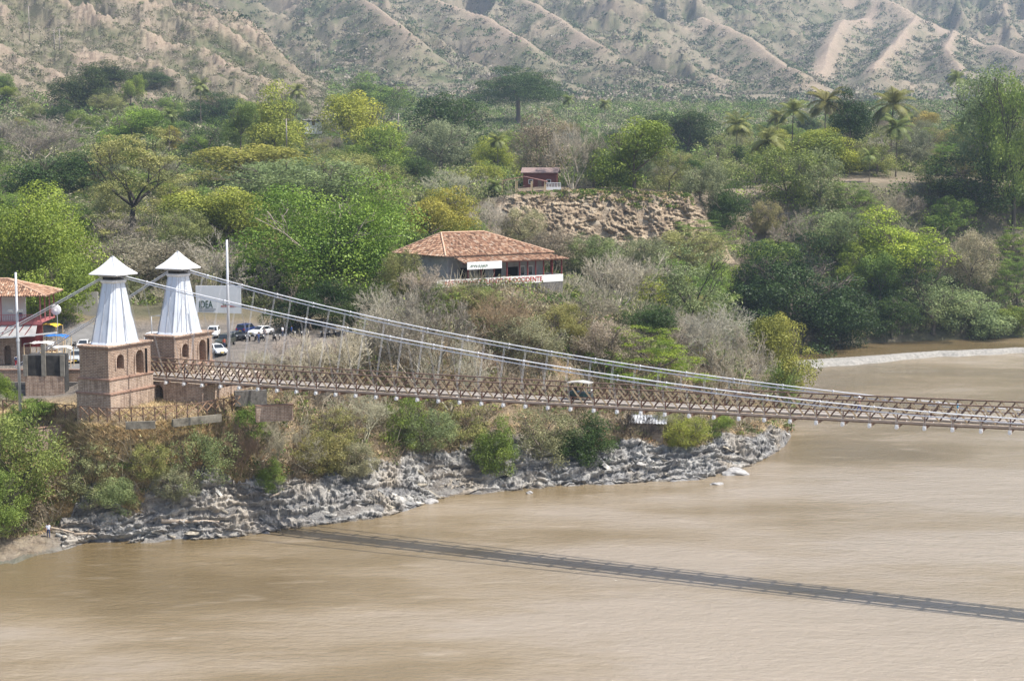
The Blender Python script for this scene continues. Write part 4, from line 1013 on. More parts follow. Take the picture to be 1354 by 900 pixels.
def pole(px0, py0, py1, Y, label, r=.17, name='steel_pole', m=None, cat='pole', head=None):
    b = at(px0, py0, Y); t = at(px0, py1, Y); h = t.z-b.z
    o = thing(name, label, cat, (b.x, b.y, b.z))
    MB().tube([(0, 0, -1), (0, 0, h*.48), (0, 0, h)], [r, r*.9, r*.7], 10).build('shaft', m or M['steel'], o, smooth=True)
    MB().cyl((0, 0, h*.47), (0, 0, h*.49), r*1.15, 10).build('collar', M['steel'], o)
    if head == 'lamp':
        MB().bar((0, 0, h), (.9, -.1, h+.1), .07).build('arm', M['steel'], o); MB().box((1.0, -.1, h+.08), (.55, .25, .12)).build('lamp_head', M['steel'], o)
    if head == 'cross':
        MB().box((0, 0, h-.4), (1.8, .12, .12)).build('cross_arm', M['wood_dark'], o)
        for x in (-.75, 0, .75): MB().cyl((x, 0, h-.34), (x, 0, h-.1), .07, 8).build('insulator', M['white'], o)
    return o
p1 = pole(26.5, 532, 360, 186.5, 'tall plain grey steel pole at the left edge with a horizontal arm', .2)
MB().bar((0, 0, 8.0), (4.6, .5, 8.45), .16).build('side_arm', M['cap'], p1)
MB().bar((0, 0, 8.0), (-2.3, .2, 7.85), .16).build('side_arm', M['cap'], p1)
for dx in (-.7, .5): MB().box((dx, -.2, 11.1), (.55, .35, .3)).build('floodlight', M['chrome'], p1)
pole(303, 478, 317, 197, 'tall plain grey steel pole right of the farther tower', .2)
pole(201, 452, 418, 213, 'short lamp post between the two tower spires', .08, 'lamp_post', head='lamp', cat='lamp')
for i, (px, py0, py1, Y, w_) in enumerate([(379, 190, 157, 480, 'among green trees above the big bright tree'), (527, 172, 150, 600, 'beyond the bright green tree in mid forest'), (417, 92, 68, 900, 'left one of the pair on the hill shoulder'), (422, 92, 67, 905, 'right one of the pair on the hill shoulder'),
    (39, 52, 8, 820, 'tall one high on the left hillside'), (72, 64, 37, 800, 'left of the pair on the left hillside'), (79, 65, 38, 805, 'right of the pair on the left hillside')]):
    pole(px, py0, py1, Y, 'thin utility pole, '+w_, .22, 'utility_pole', M['wood_grey'], head='cross')
pole(818, 392, 372, 233, 'thin white pipe pole standing below the veranda parapet', .06) if False else None
#@@PART3
# road draped on the yard
def drape(name, pts, m, w, lift=.05):
    V = []; 
    for k, (px, Y) in enumerate(pts):
        c = gpx(px, Y); d = gpx(*pts[min(k+1, len(pts)-1)])-gpx(*pts[max(k-1, 0)]); d.z = 0; d.normalize(); n_ = Vector((-d.y, d.x, 0))
        for q in (-.5, -.25, 0, .25, .5):
            p = c+n_*w*q; V.append((p.x, p.y, float(gz(np.array(p.x), np.array(p.y)))+lift))
    n = len(pts); Fc = [(i*5+j, (i+1)*5+j, (i+1)*5+j+1, i*5+j+1) for i in range(n-1) for j in range(4)]
    o = MB().add(V, Fc).build(name, m); tag(o, kind='structure'); return o
def interp_pts(P, n):
    out = []
    for (a, b), (c, d) in zip(P[:-1], P[1:]): out += [(a+(c-a)*t/n, b+(d-b)*t/n) for t in range(n)]
    return out+[P[-1]]
drape('road', interp_pts([(112, 213), (103, 224), (104, 240), (112, 252), (150, 256)], 12), M['asphalt'], 6.5)
wall_between('kerb_wall', 'low pale kerb wall along the left side of the road by the stalls', [wy(83, 213), wy(82, 226), wy(86, 240), wy(90, 250)], 16.1, 14.5, .45, M['concrete'])
# ================================================================== VEHICLES
_car = {}
def paint(name, c): return mat('paint_'+name, c, .3, .1, .04, 1, .6)
def car(kind, name, label, px, py, Y, face, pm, cat='car', zoff=0, group=None):
    """face: heading in radians, nose along local +x"""
    p = at(px, py, Y); g = gpx(px, Y); p.z = g.z+.02+zoff
    r = thing(name, label, cat, p, face, group)
    Lc, W, hb, hr, prof, cab = dict(
        sedan=(4.4, 1.75, .92, 1.44, [(-2.2, .35, .85), (-2.05, .3, .98), (-1.3, .28, 1.0), (1.0, .28, .95), (1.95, .3, .80), (2.2, .35, .62)], [(-1.75, .98), (-1.15, 1.42), (.15, 1.44), (1.0, .95)]),
        suv=(4.5, 1.85, 1.1, 1.72, [(-2.2, .45, 1.1), (-2.1, .4, 1.16), (-1.3, .38, 1.16), (1.0, .38, 1.12), (2.0, .4, 1.0), (2.22, .45, .75)], [(-2.1, 1.16), (-1.95, 1.7), (.3, 1.72), (1.0, 1.12)]),
        van=(4.8, 1.85, 1.15, 2.05, [(-2.4, .4, 1.2), (-2.3, .35, 1.25), (-1.3, .33, 1.25), (1.3, .33, 1.2), (2.2, .35, 1.05), (2.4, .4, .8)], [(-2.3, 1.25), (-2.2, 2.0), (1.0, 2.05), (1.85, 1.15)]))[kind]
    rings = []
    for x, z0, z1 in prof:
        t = .93 if abs(x) > 2.0 else 1.0; w = W/2*t
        rings.append([(x, -w*.9, z0), (x, -w, z0+.12), (x, -w, z1-.12), (x, -w*.93, z1), (x, w*.93, z1), (x, w, z1-.12), (x, w, z0+.12), (x, w*.9, z0)])
    MB().loft(rings).build('body', pm, r, smooth=False)
    w0, w1 = W/2*.92, W/2*.76
    (xa, za), (xb, zb_), (xc, zc), (xd, zd_) = cab
    cb_ = MB(); vs = [(xa, -w0, za-.03), (xd, -w0, zd_-.03), (xd, w0, zd_-.03), (xa, w0, za-.03), (xb, -w1, zb_), (xc, -w1, zc), (xc, w1, zc), (xb, w1, zb_)]
    cb_.add(vs, [(3, 2, 1, 0), (4, 5, 6, 7), (0, 1, 5, 4), (1, 2, 6, 5), (2, 3, 7, 6), (3, 0, 4, 7)]).build('cabin', pm, r, bevel=.05)
    def pane(name, a, b, c, d, off):
        q = [Vector(v) for v in (a, b, c, d)]; ce = sum(q, Vector())/4; q = [ce+(v-ce)*.84+Vector(off) for v in q]
        MB().add(q, [(0, 1, 2, 3)]).build(name, M['glass'], r)
    pane('windscreen', vs[1], vs[2], vs[6], vs[5], (.03, 0, .02)); pane('rear_window', vs[3], vs[0], vs[4], vs[7], (-.03, 0, .02))
    pane('side_window', vs[0], vs[1], vs[5], vs[4], (0, -.02, .01)); pane('side_window', vs[2], vs[3], vs[7], vs[6], (0, .02, .01))
    for x in (-Lc*.31, Lc*.30):
        for sy in (-1, 1):
            wl = MB().cyl((x, sy*(W/2-.2), .33), (x, sy*(W/2+.01), .33), .33, 14).build('wheel', M['rubber'], r)
            MB().cyl((x, sy*(W/2+.0), .33), (x, sy*(W/2+.03), .33), .19, 10).build('rim', M['chrome'], wl)
    xf, zf = prof[-1][0], prof[-1][2]
    for sy in (-1, 1):
        MB().box((xf-.02, sy*W*.33, zf-.08), (.12, .38, .16)).build('headlight', M['headlamp'], r); MB().box((prof[0][0]+.02, sy*W*.36, prof[0][2]-.15), (.1, .22, .28)).build('taillight', M['redlamp'], r)
    MB().box((xf+.02, 0, .48), (.05, .42, .14)).build('licence_plate', M['plate'], r); MB().box((xf+.01, 0, zf-.14), (.06, .7, .14)).build('grille', M['rubber'], r)
    MB().box((prof[0][0]-.02, 0, .7), (.05, .42, .14)).build('licence_plate', M['plate'], r)
    return r
def toward(px, a=0): return -PI/2+a
car('sedan', 'parked_car', 'white car driving downhill just above the silver one on the road left of the towers', 110.5, 455, 241, R(-84), paint('white', (.78, .78, .78)))
car('suv', 'parked_car', 'silver car half hidden by the nearer tower on the road', 101, 484, 224.5, R(-78), paint('silver', (.45, .48, .50)))
car('van', 'parked_van', 'boxy white van seen between the two tower spires', 201, 449, 238, R(-90), paint('white', (.78, .78, .78)), 'van')
car('sedan', 'taxi', 'small yellow taxi beside the white van between the spires', 187, 450, 230, R(-60), paint('yellow', (.75, .42, .02)), 'taxi')
car('suv', 'parked_car', 'white jeep with dark windscreen under the billboard, right of the farther spire', 282, 443, 243, R(-86), paint('white', (.78, .78, .78)), 'jeep')
car('sedan', 'parked_car', 'small white car partly behind the farther tower corner', 287, 457, 221, R(-60), paint('white', (.78, .78, .78)))
car('suv', 'parked_car', 'dark olive jeep beside the tall grey pole', 298, 452, 230, R(-100), paint('olive', (.06, .065, .05)), 'jeep')
car('sedan', 'parked_car', 'dark grey car with red tail lamps beside the dark blue one', 313, 447, 237, R(60), paint('charcoal', (.05, .055, .065)))
car('suv', 'parked_car', 'dark blue car parked left of the white sedan', 327, 441, 246, R(70), paint('navy', (.02, .04, .14)))
car('sedan', 'parked_car', 'white sedan parked three-quarter on beyond the motorcycles', 345, 440, 244, R(-125), paint('white', (.78, .78, .78)))
# motorcycles
def motorcycle_proto():
    r = thing('motorcycle', 'x', 'motorcycle', (0, 0, 0))
    for x in (-.65, .65):
        w = MB(); n = 14; pts = [(x+.3*math.cos(2*PI*k/n), 0, .32+.3*math.sin(2*PI*k/n)) for k in range(n+1)]; w.tube(pts, .055, 6, cap=False); w.build('wheel', M['rubber'], r)
    MB().bar((-.65, 0, .34), (.1, 0, .5), .12, .2).bar((.1, 0, .5), (.5, 0, .85), .09).bar((.65, 0, .32), (.45, 0, 1.0), .07).box((.0, 0, .45), (.4, .22, .3)).build('frame', M['rubber'], r)
    MB().loft([[(-.75, -.1, .8), (-.75, .1, .8), (-.75, .08, .88), (-.75, -.08, .88)], [(-.1, -.13, .72), (-.1, .13, .72), (-.1, .1, .82), (-.1, -.1, .82)]]).build('seat', M['rubber'], r)
    MB().loft([[(-.1, -.1, .72), (-.1, .1, .72), (-.1, .08, .86), (-.1, -.08, .86)], [(.2, -.15, .74), (.2, .15, .74), (.2, .12, .98), (.2, -.12, .98)], [(.4, -.08, .8), (.4, .08, .8), (.4, .06, .95), (.4, -.06, .95)]]).build('fuel_tank', paint('black', (.03, .03, .04)), r)
    MB().bar((.42, -.35, 1.02), (.42, .35, 1.02), .04).build('handlebar', M['chrome'], r)
    MB().box((.6, 0, .88), (.12, .18, .18)).build('headlight', M['headlamp'], r); return r
mp = motorcycle_proto()
lane = [(313, 455), (321, 457), (328, 458), (336, 459), (344, 458), (361, 452), (368, 452), (376, 451), (386, 449), (396, 448), (406, 447), (424, 443), (432, 443), (441, 444), (452, 444), (60.5+34, 441)]
for i, (px, py) in enumerate(lane):
    o = mp if i == 0 else copy_tree(mp); Y = 236 if py > 450 else 240
    if px < 100: Y = 243
    p = gpx(px, Y); o.location = p; o.rotation_euler.z = R(-100+(i*37) % 50)
    if px < 100: o['label'] = 'dark motorcycle riding on the road behind the white car'; o['group'] = 'motorcycles on the road'
    else:
        o['label'] = ('dark parked motorcycle in the cluster of five in front of the white sedan' if i < 5 else 'dark parked motorcycle in the long row right of the white sedan'); o['group'] = 'motorcycles before the white sedan' if i < 5 else 'motorcycles in the long row'
# ================================================================== PEOPLE
def person(p, heading, label, shirt, pants, hair=(.02, .015, .01), skin=(.30, .17, .11), pose='stand', hat=None, bag=None, h=1.7):
    k = h/1.7; J = dict(pel=(0, 0, .92), sp=(0, .01, 1.12), ch=(0, 0, 1.32), nk=(0, 0, 1.47), hd=(0, .02, 1.53), top=(0, .02, 1.66))
    st_ = .22 if pose == 'walk' else .0; arm = .18 if pose == 'walk' else .04
    V = [J['pel'], J['sp'], J['ch'], J['nk'], J['hd'], J['top']]; rad = [.15, .135, .155, .06, .085, .085]; E = [(0, 1), (1, 2), (2, 3), (3, 4), (4, 5)]
    for sx, ph in ((-1, 1), (1, -1)):
        b = len(V); V += [(sx*.10, 0, .84), (sx*.11, ph*st_*.5, .48), (sx*.11, ph*st_*1.0-.02, .09), (sx*.12, ph*st_+.13, .045)]; rad += [.095, .065, .045, .04]; E += [(0, b), (b, b+1), (b+1, b+2), (b+2, b+3)]
        b = len(V); V += [(sx*.19, 0, 1.38), (sx*.24, -ph*arm*.5, 1.12), (sx*.24, -ph*arm+.08, .88), (sx*.24, -ph*arm+.11, .78)]; rad += [.06, .045, .035, .035]; E += [(2, b), (b, b+1), (b+1, b+2), (b+2, b+3)]
    V = [tuple(c*k for c in v) for v in V]
    me = bpy.data.meshes.new('person'); me.from_pydata(V, E, []); o = bpy.data.objects.new('tmp', me); C.objects.link(o)
    m = o.modifiers.new('s', 'SKIN'); sv = me.skin_vertices[0].data
    for i, r_ in enumerate(rad): sv[i].radius = (r_*k*(1.25 if i in (0, 1, 2) else 1), r_*k*(.8 if i in (0, 1, 2) else 1))
    sv[0].use_root = True
    ss = o.modifiers.new('d', 'SUBSURF'); ss.levels = 1; ss.render_levels = 1
    bpy.context.view_layer.update(); body = bpy.data.meshes.new_from_object(o.evaluated_get(bpy.context.evaluated_depsgraph_get())); bpy.data.objects.remove(o)
    body.materials.clear()
    cs = [mat('skin_%d' % int(skin[0]*100), skin, .6, var=.05), mat('shirt_%.2f_%.2f_%.2f' % shirt, shirt, .85, var=.08), mat('pants_%.2f_%.2f_%.2f' % pants, pants, .85, var=.08), M['rubber']]
    for c in cs: body.materials.append(c)
    for f in body.polygons:
        z_ = f.center.z/k; ax = abs(f.center.x)/k; f.use_smooth = True
        f.material_index = 0 if z_ > 1.44 or (ax > .2 and z_ < 1.16) else 1 if z_ > .95 else 2 if z_ > .1 else 3
    r = thing('person', label, 'person', p, heading)
    link(bpy.data.objects.new('body', body), r)
    # hair or hat
    def dome(r_, zc, zlo, squash=1.0):
        rr = []; 
        for j in range(6):
            a = zlo+(PI/2-zlo)*j/5; rr.append([(math.cos(a)*r_*k*math.cos(2*PI*i/10), .01*k+math.cos(a)*r_*k*math.sin(2*PI*i/10), (zc+math.sin(a)*r_*squash)*k) for i in range(10)])
        return MB().loft(rr)
    if hat: dome(.13, 1.66, -.1, .8).loft([[(.23*k*math.cos(2*PI*i/12), .23*k*math.sin(2*PI*i/12), 1.655*k) for i in range(12)], [(.13*k*math.cos(2*PI*i/12), .13*k*math.sin(2*PI*i/12), 1.68*k) for i in range(12)]]).build('hat', mat('hat_cloth_%.1f' % hat[0], hat, .8), r, smooth=True)
    else: dome(.108, 1.64, -.35).build('hair', mat('hair', hair, .7), r, smooth=True)
    fc = MB()
    for sx in (-1, 1): fc.box((sx*.035*k, .115*k, 1.62*k), (.02, .012, .014))
    fc.box((0, .125*k, 1.585*k), (.022, .03, .045)); fc.box((0, .112*k, 1.54*k), (.05, .012, .012)); fc.build('face_features', M['wood_dark'], r)
    if bag: MB().box((0, -.2*k, 1.2*k), (.3, .18, .42)).build('backpack', mat('bag', bag, .8), r)
    return r
pb = st(bridge_pt(1266, 545, TM+.9)[0], TM+.9, 0); pb.z = zd(pb.x*D.x+pb.y*D.y)+.36
person(pb, BROT-PI/2, 'person in a light blue shirt and white trousers walking along the bridge at far right', (.10, .42, .68), (.62, .62, .60), pose='walk')
pb = st(bridge_pt(1136, 540, TM+1.0)[0], TM+1.0, 0); pb.z = zd(pb.x*D.x+pb.y*D.y)+.36
person(pb, BROT+PI/2, 'person in a pale hat and dark blue clothes on the bridge beside the far truss', (.55, .33, .30), (.03, .05, .25), hat=(.75, .7, .68), pose='walk')
ps = bridge_pt(246, 495, TM+.3)[0]; pb = st(ps, TM+.3, 0); pb.z = zd(ps)+.36
person(pb, BROT-PI/2, 'person in a white shirt on the bridge in front of the farther tower arch', (.75, .75, .76), (.05, .05, .07), pose='walk')
person(gpx(52, 176.2)+Vector((0, 0, -.03)), PI+.4, 'person with a dark backpack walking on the riverbank beach at lower left', (.55, .58, .68), (.05, .07, .16), pose='walk', bag=(.05, .06, .12), h=1.75)
p = gpx(16.5, 219.5); person(p, .2, 'person in red shorts with a backpack in the yard of the balcony house', (.72, .72, .70), (.45, .03, .05), bag=(.08, .09, .1))
person(Vector((-71.2, 221.9, 21.36)) if False else Vector((-70.5+.0, 222.6, 21.35)), PI, 'person in dark clothes standing on the red balcony', (.10, .09, .13), (.3, .2, .3))
for i, (px, py, shirt, lab, Y) in enumerate([(348, 447, (.25, .2, .2), 'person in a brown shirt standing between motorcycles and white sedan', 238.5), (372, 447, (.65, .68, .72), 'person in a white shirt sitting area behind the motorcycle row', 241.5), (384, 446, (.06, .15, .45), 'person in a blue shirt behind the motorcycle row', 242), (294, 455, (.45, .12, .08), 'person in a red shirt by the tall grey pole', 226), (340, 460, (.04, .07, .18), 'person in dark blue among the nearest motorcycles', 232.5)]):
    lab = lab.replace('sitting area ', 'standing '); person(gpx(px, Y), PI+i, lab, shirt, (.06, .08, .14))
# mototaxi on the bridge
ms = bridge_pt(768, 531, TM+.4)[0]; mt_ = thing('three_wheeler', 'dark three-wheeled taxi with a pale canopy crossing the bridge', 'three wheeler', st(ms, TM+.35, zd(ms)+.36), BROT)
MB().loft([[(-1.2, -.6, .35), (-1.2, .6, .35), (-1.2, .6, .95), (-1.2, -.6, .95)], [(.5, -.6, .3), (.5, .6, .3), (.5, .55, .85), (.5, -.55, .85)], [(1.4, -.2, .4), (1.4, .2, .4), (1.4, .15, .9), (1.4, -.15, .9)]]).build('body', paint('bottle', (.02, .05, .05)), mt_)
MB().loft([[(-1.35, -.75, 1.85), (-1.35, .75, 1.85), (-1.35, .7, 1.93), (-1.35, -.7, 1.93)], [(0, -.8, 2.0), (0, .8, 2.0), (0, .75, 2.1), (0, -.75, 2.1)], [(1.3, -.6, 1.88), (1.3, .6, 1.88), (1.3, .55, 1.95), (1.3, -.55, 1.95)]]).build('canopy', mat('dusty_canopy', (.42, .40, .37), .8), mt_)
for x in (-1.15, .55):
    for y in (-.62, .62): MB().bar((x, y, .8), (x, y, 1.92), .05).build('canopy_post', M['rubber'], mt_)
for x, y in ((-.9, -.65), (-.9, .65), (1.3, 0)):
    w = MB().cyl((x, y-.07, .28), (x, y+.07, .28), .28, 12).build('wheel', M['rubber'], mt_)
MB().cyl((1.25, 0, 1.05), (1.42, 0, 1.05), .16, 12).build('headlight', M['headlamp'], mt_)
MB().box((-.7, 0, 1.1), (.15, 1.0, .5)).build('seat_back', M['rubber'], mt_)
# stalls, dish, driftwood, rocks
def stall(px, py, Y, w, dpt, h, m, label):
    r = thing('market_stall', label, 'stall', gpx(px, Y), random.uniform(-.2, .2)); mb = MB(); g = 5
    vs = [(-w/2+w*i/g, -dpt/2+dpt*j/g, h-.25*abs(i-g/2)/g*2+.12*math.sin(i*2.1+j*1.3)) for i in range(g+1) for j in range(g+1)]
    mb.add(vs, [(i*(g+1)+j, (i+1)*(g+1)+j, (i+1)*(g+1)+j+1, i*(g+1)+j+1) for i in range(g) for j in range(g)]); mb.build('canopy', m, r)
    for x in (-w/2+.1, w/2-.1):
        for y in (-dpt/2+.1, dpt/2-.1): MB().bx(x-.05, x+.05, y-.05, y+.05, -.3, h-.25).build('post', M['wood_tan'], r)
    MB().bx(-w/2+.2, w/2-.2, -dpt/2+.15, dpt/2-.4, .75, .82).build('table', M['wood_tan'], r)
    gd = MB()
    for k in range(7): gd.box((-w/2+.5+k*(w-1)/6, -.1+.2*(k % 2), .82+.12), (.3, .25, .2+.05*(k % 3)))
    gd.build('goods', mat('stall_goods', (.25, .16, .1), var=.7, scale=3), r); return r
stall(50, 445, 222, 4.2, 2.6, 3.3, M['tarp_white'], 'low stall under a crumpled white tarp beside the balcony house')
stall(70, 440, 225, 4.0, 2.4, 4.0, M['tarp_blue'], 'stall under a bright blue tarp next to the road')
stall(77, 445, 219, 3.2, 2.2, 3.0, M['tarp_white'], 'stall under a pale tarp in front of the blue one')
stall(62, 438, 231, 3.4, 2.4, 5.0, M['yellow'], 'tall yellow awning stall behind the blue tarp')
dsh = thing('satellite_dish', 'white satellite dish on a mast above the stalls', 'satellite dish', gpx(73, 229))
MB().cyl((0, 0, -.2), (0, 0, 7.1), .06, 8).build('mast', M['steel'], dsh)
rr = []
for j in range(5):
    q = .72*math.sin(j/4*PI/2.4)*1.15; rr.append([(q*math.cos(2*PI*i/16), -.5+.35*math.cos(j/4*PI/2.4)*-.6+.0, 7.3+q*math.sin(2*PI*i/16)) for i in range(16)])
MB().loft(rr).build('dish', M['white'], dsh, smooth=True)
wl = wall_between('yard_wall', 'long grey rendered wall beside the road behind the stalls', [wy(84, 262), wy(128, 262)], 22.6, 14, .4, mat('grey_render', (.42, .40, .36), .9, var=.12))
def log(px0, py0, px1, py1, Y, r, label):
    a = onground(px0, py0); b = onground(px1, py1); a.z += r+.35; b.z += r+.35
    o = thing('driftwood_log', label, 'driftwood', a); m_ = (b-a)*.5+Vector((0, 0, .06))
    MB().tube([(0, 0, 0), m_, b-a], [r, r*.85, r*.5], 8).build('stem', M['driftwood'], o, smooth=True)
    MB().tube([m_, m_+Vector((.3, -.2, .5)), m_+Vector((.9, -.3, .7))], [r*.4, r*.3, r*.15], 6).build('stub', M['driftwood'], o)
log(214, 702, 290, 697, 182, .25, 'thick pale driftwood log lying on the rocks below the towers')
log(60, 703, 98, 711, 180, .16, 'thin driftwood log on the beach beside the walking person')
log(98, 712, 134, 712, 179, .16, 'driftwood log at the water edge right of the beach')
log(357, 663, 388, 651, 190, .13, 'thin pale fallen stem on the rocks right of the towers')
def rock(px, py, sx, sy, sz, label, grp=None, seed=0):
    c = atz(px, py, 0); me = bmesh.new(); bmesh.ops.create_icosphere(me, subdivisions=3, radius=1); rg = random.Random(seed); ph = [rg.uniform(0, 6) for _ in range(6)]
    for v in me.verts:
        n_ = v.co.copy(); k = 1+.18*math.sin(n_.x*3+ph[0])*math.cos(n_.y*2.6+ph[1])+.10*math.sin(n_.z*5+n_.x*4+ph[2])+.06*math.sin(n_.y*9+ph[3]); v.co = Vector((n_.x*sx*k, n_.y*sy*k, n_.z*sz*k))
    m_ = bpy.data.meshes.new('rock'); me.to_mesh(m_); me.free(); m_.materials.append(M['rockmat']); o = link(bpy.data.objects.new('rock', m_)); o.location = (c.x, c.y, 0); tag(o, label, 'rock', grp); return o
def rockm():
    m, nt, out = newmat('grey_rock'); n = noise(nt, 1.2, 8, rough=.7)
    princ(nt, out, ramp(nt, n, [(.3, (.15, .15, .15)), (.5, (.34, .33, .32)), (.7, (.48, .46, .43))]), .9, normal=bump(nt, n, .8, .2)); return m
M['rockmat'] = rockm()
rock(972, 626, 1.9, 1.6, .8, 'flat pale rock at the water edge below the rocky point', seed=1)
rock(948, 640, .9, .5, .3, 'small flat rock awash in the brown water off the bank', seed=2)
rock(568, 664, 1.0, .8, .55, 'small boulder at the waterline left of the middle cove', seed=3)
rock(700, 652, .5, .4, .3, 'tiny dark rock in the shallows at mid bank', seed=4)
rock(505, 629+30, 1.5, 1.2, .8, 'x', seed=5) if False else None
# ================================================================== TREES
T = tree
# --- left foreground
T(18, 612, 74, 78, 173, 'fuzz', 'feather', 'large feathery green tree overhanging the beach at the lower left edge', 'barkdark')
T(-12, 668, 52, 48, 170.5, 'fuzz', 'feather', 'lower feathery green tree at the bottom left corner above the water', 'barkdark')
T(38, 546, 30, 16, 190, 'dense', 'mid', 'small leafy green bush at the foot of the left grey pole', cat='bush', name='bush')
T(8, 520, 16, 26, 192, 'dense', 'mid', 'leafy green shrub at the left edge below the roadside wall', cat='bush', name='bush')
T(118, 628, 34, 38, 181.5, 'sparse', 'dusty', 'dark green leafy shrub mass on the bank right of the feathery tree', 'barkdark', cat='bush', name='bush')
T(150, 655, 26, 24, 180.8, 'dense', 'dusty', 'broad-leaved green shrub low on the bank above the rocks', cat='bush', name='bush')
T(196, 612, 34, 28, 182.5, 'fuzz', 'olive', 'olive rounded shrub in the middle of the dry bank below the towers', cat='bush', name='bush')
T(262, 610, 38, 44, 183.5, 'sparse', 'dusty', 'dark shaded shrub thicket below the right end of the timber fence', 'barkdark', cat='bush', name='bush')
T(235, 640, 34, 26, 182, 'fuzz', 'grey', 'grey-brown twiggy shrub in shade on the lower bank', cat='bush', name='bush')
T(310, 590, 36, 46, 187, 'bare', 'twigred', 'brown leafless shrub on the slope right of the fence end', cat='bush', name='bush')
T(355, 628, 18, 20, 188.5, 'dense', 'mid', 'small dark green bush just above the rocks right of the towers', cat='bush', name='bush')
T(375, 580, 44, 40, 193, 'bare', 'twig', 'grey leafless shrub on the open slope below the bridge', cat='bush', name='bush')
T(425, 600, 40, 32, 193, 'fuzz', 'olive', 'olive-brown shrub on the slope left of the pale bare tree', cat='bush', name='bush')
T(478, 545, 42, 40, 205, 'bare', 'twigpale', 'pale leafless branching tree on the slope directly under the bridge', group=None)
T(465, 610, 38, 26, 196, 'fuzz', 'grey', 'brownish shrub above the grey bedrock', cat='bush', name='bush')
T(655, 590, 27, 36, 211, 'dense', 'mid', 'dark green rounded tree above the small cove')
T(560, 570, 45, 35, 207, 'fuzz', 'dusty', 'mixed green-brown shrub on the mid slope under the bridge', cat='bush', name='bush')
T(610, 560, 36, 30, 213, 'sparse', 'olive', 'sparse olive bush left of the dark green rounded tree', cat='bush', name='bush')
T(530, 560, 30, 34, 207, 'sparse', 'mid', 'small green leafy shrub behind the pale bare branches', cat='bush', name='bush')
T(715, 575, 40, 34, 216, 'sparse', 'dusty', 'dark mottled shrub right of the dark green rounded tree', cat='bush', name='bush')
T(768, 580, 36, 30, 217, 'dense', 'dark', 'low dark green bush mass left of the shack', cat='bush', name='bush')
T(842, 560, 30, 26, 219, 'bare', 'barkdark', 'dark-trunked tree standing in front of the riverside shack', 'barkdark')
T(905, 572, 34, 26, 229, 'fuzz', 'yellow', 'yellow-green tall grass clump right of the shack', cat='grass clump', name='grass_clump')
T(880, 560, 22, 22, 230, 'fuzz', 'tan', 'tan dry grass clump just right of the shack', cat='grass clump', name='grass_clump')
T(950, 565, 18, 15, 240, 'dense', 'mid', 'small green bush under the bridge near the rocky point', cat='bush', name='bush')
# --- behind bridge, mid slope
T(560, 440, 75, 72, 229, 'bare', 'twig', 'wide leafless grey tree in front of the left end of the hilltop restaurant')
T(520, 420, 45, 50, 232, 'bare', 'twigpale', 'pale leafless tree left of the hilltop restaurant')
T(445, 470, 60, 42, 222, 'bare', 'twigpale', 'pale slanting leafless shrub beside the motorcycle row')
T(595, 480, 50, 55, 223, 'bare', 'twigpale', 'tall pale leafless stems rising from behind the bridge below the restaurant')
T(660, 415, 46, 34, 238, 'bare', 'twigred', 'reddish-brown twiggy bush on the dry grass in front of the lettered parapet', cat='bush', name='bush')
T(625, 396, 30, 18, 232, 'sparse', 'olive', 'sparse yellow-green bush reaching up to the parapet lettering', cat='bush', name='bush')
T(700, 452, 52, 34, 232, 'fuzz', 'grey', 'brownish dry bush on the knoll slope above the bridge', cat='bush', name='bush')
T(770, 405, 55, 36, 250, 'bare', 'twig', 'grey leafless tree on the slope right of the restaurant')
T(745, 430, 40, 30, 241, 'fuzz', 'olive', 'rusty olive shrub below the right corner of the restaurant', cat='bush', name='bush')
T(798, 460, 46, 36, 240, 'fuzz', 'tan', 'tan-brown thicket above the bridge left of the bright feathery tree', cat='bush', name='bush')
T(815, 365, 55, 42, 275, 'bare', 'twigpale', 'pinkish leafless tree below the cliff face')
T(868, 470, 66, 36, 245, 'tier', 'bright', 'bright feathery light-green tree just above the bridge')
T(800, 485, 30, 20, 236, 'sparse', 'bright', 'small bright green shrub touching the cables above the bridge', cat='bush', name='bush')
T(855, 425, 34, 20, 256, 'dense', 'dark', 'small dark green tree above the bright feathery tree')
T(860, 390, 30, 22, 262, 'tier', 'lime', 'small light-green feathery sapling left of the thin tree with white limbs')
T(915, 385, 52, 54, 268, 'sparse', 'dusty', 'thin-leaved tree with whitish limbs and a leaning dark trunk', 'barkdark')
T(940, 440, 48, 46, 262, 'bare', 'twigpale', 'pinkish-white leafless tree left of the leaning trunk at the point')
T(975, 470, 40, 50, 258, 'bare', 'twigpale', 'pale leafless tree on the wooded point beside the bridge')
T(968, 452, 26, 30, 268, 'sparse', 'dusty', 'leaning dark-trunked tree with a small leafy top on the point', 'barkdark')
T(1035, 447, 38, 25, 268, 'dense', 'yolive', 'yellow-green rounded tree overhanging the river at the point')
T(1010, 478, 38, 34, 264, 'bare', 'twig', 'grey leafless tree under the yellow-green rounded one')
T(1035, 495, 24, 14, 262, 'sparse', 'mid', 'small green branch-like shrub leaning over the water at the point', cat='bush', name='bush')
T(905, 330, 60, 26, 330, 'fuzz', 'olive', 'wide olive-green tree below the right end of the cliff')
T(920, 308, 46, 16, 345, 'tier', 'mid', 'flat feathery green tree crown at the cliff foot')
T(735, 330, 40, 30, 320, 'fuzz', 'grey', 'grey-green brush crown right of the restaurant roof')
T(780, 335, 42, 28, 330, 'fuzz', 'dusty', 'dull green-grey crown below the middle of the cliff')
T(845, 335, 42, 24, 330, 'fuzz', 'dusty', 'soft dull green crown below the cliff, left of the wide olive tree')
T(690, 300, 34, 26, 345, 'fuzz', 'tan', 'tan dry crown in front of the left part of the cliff')
T(650, 290, 34, 30, 350, 'bare', 'twigpale', 'pale leafless tree left of the cliff')
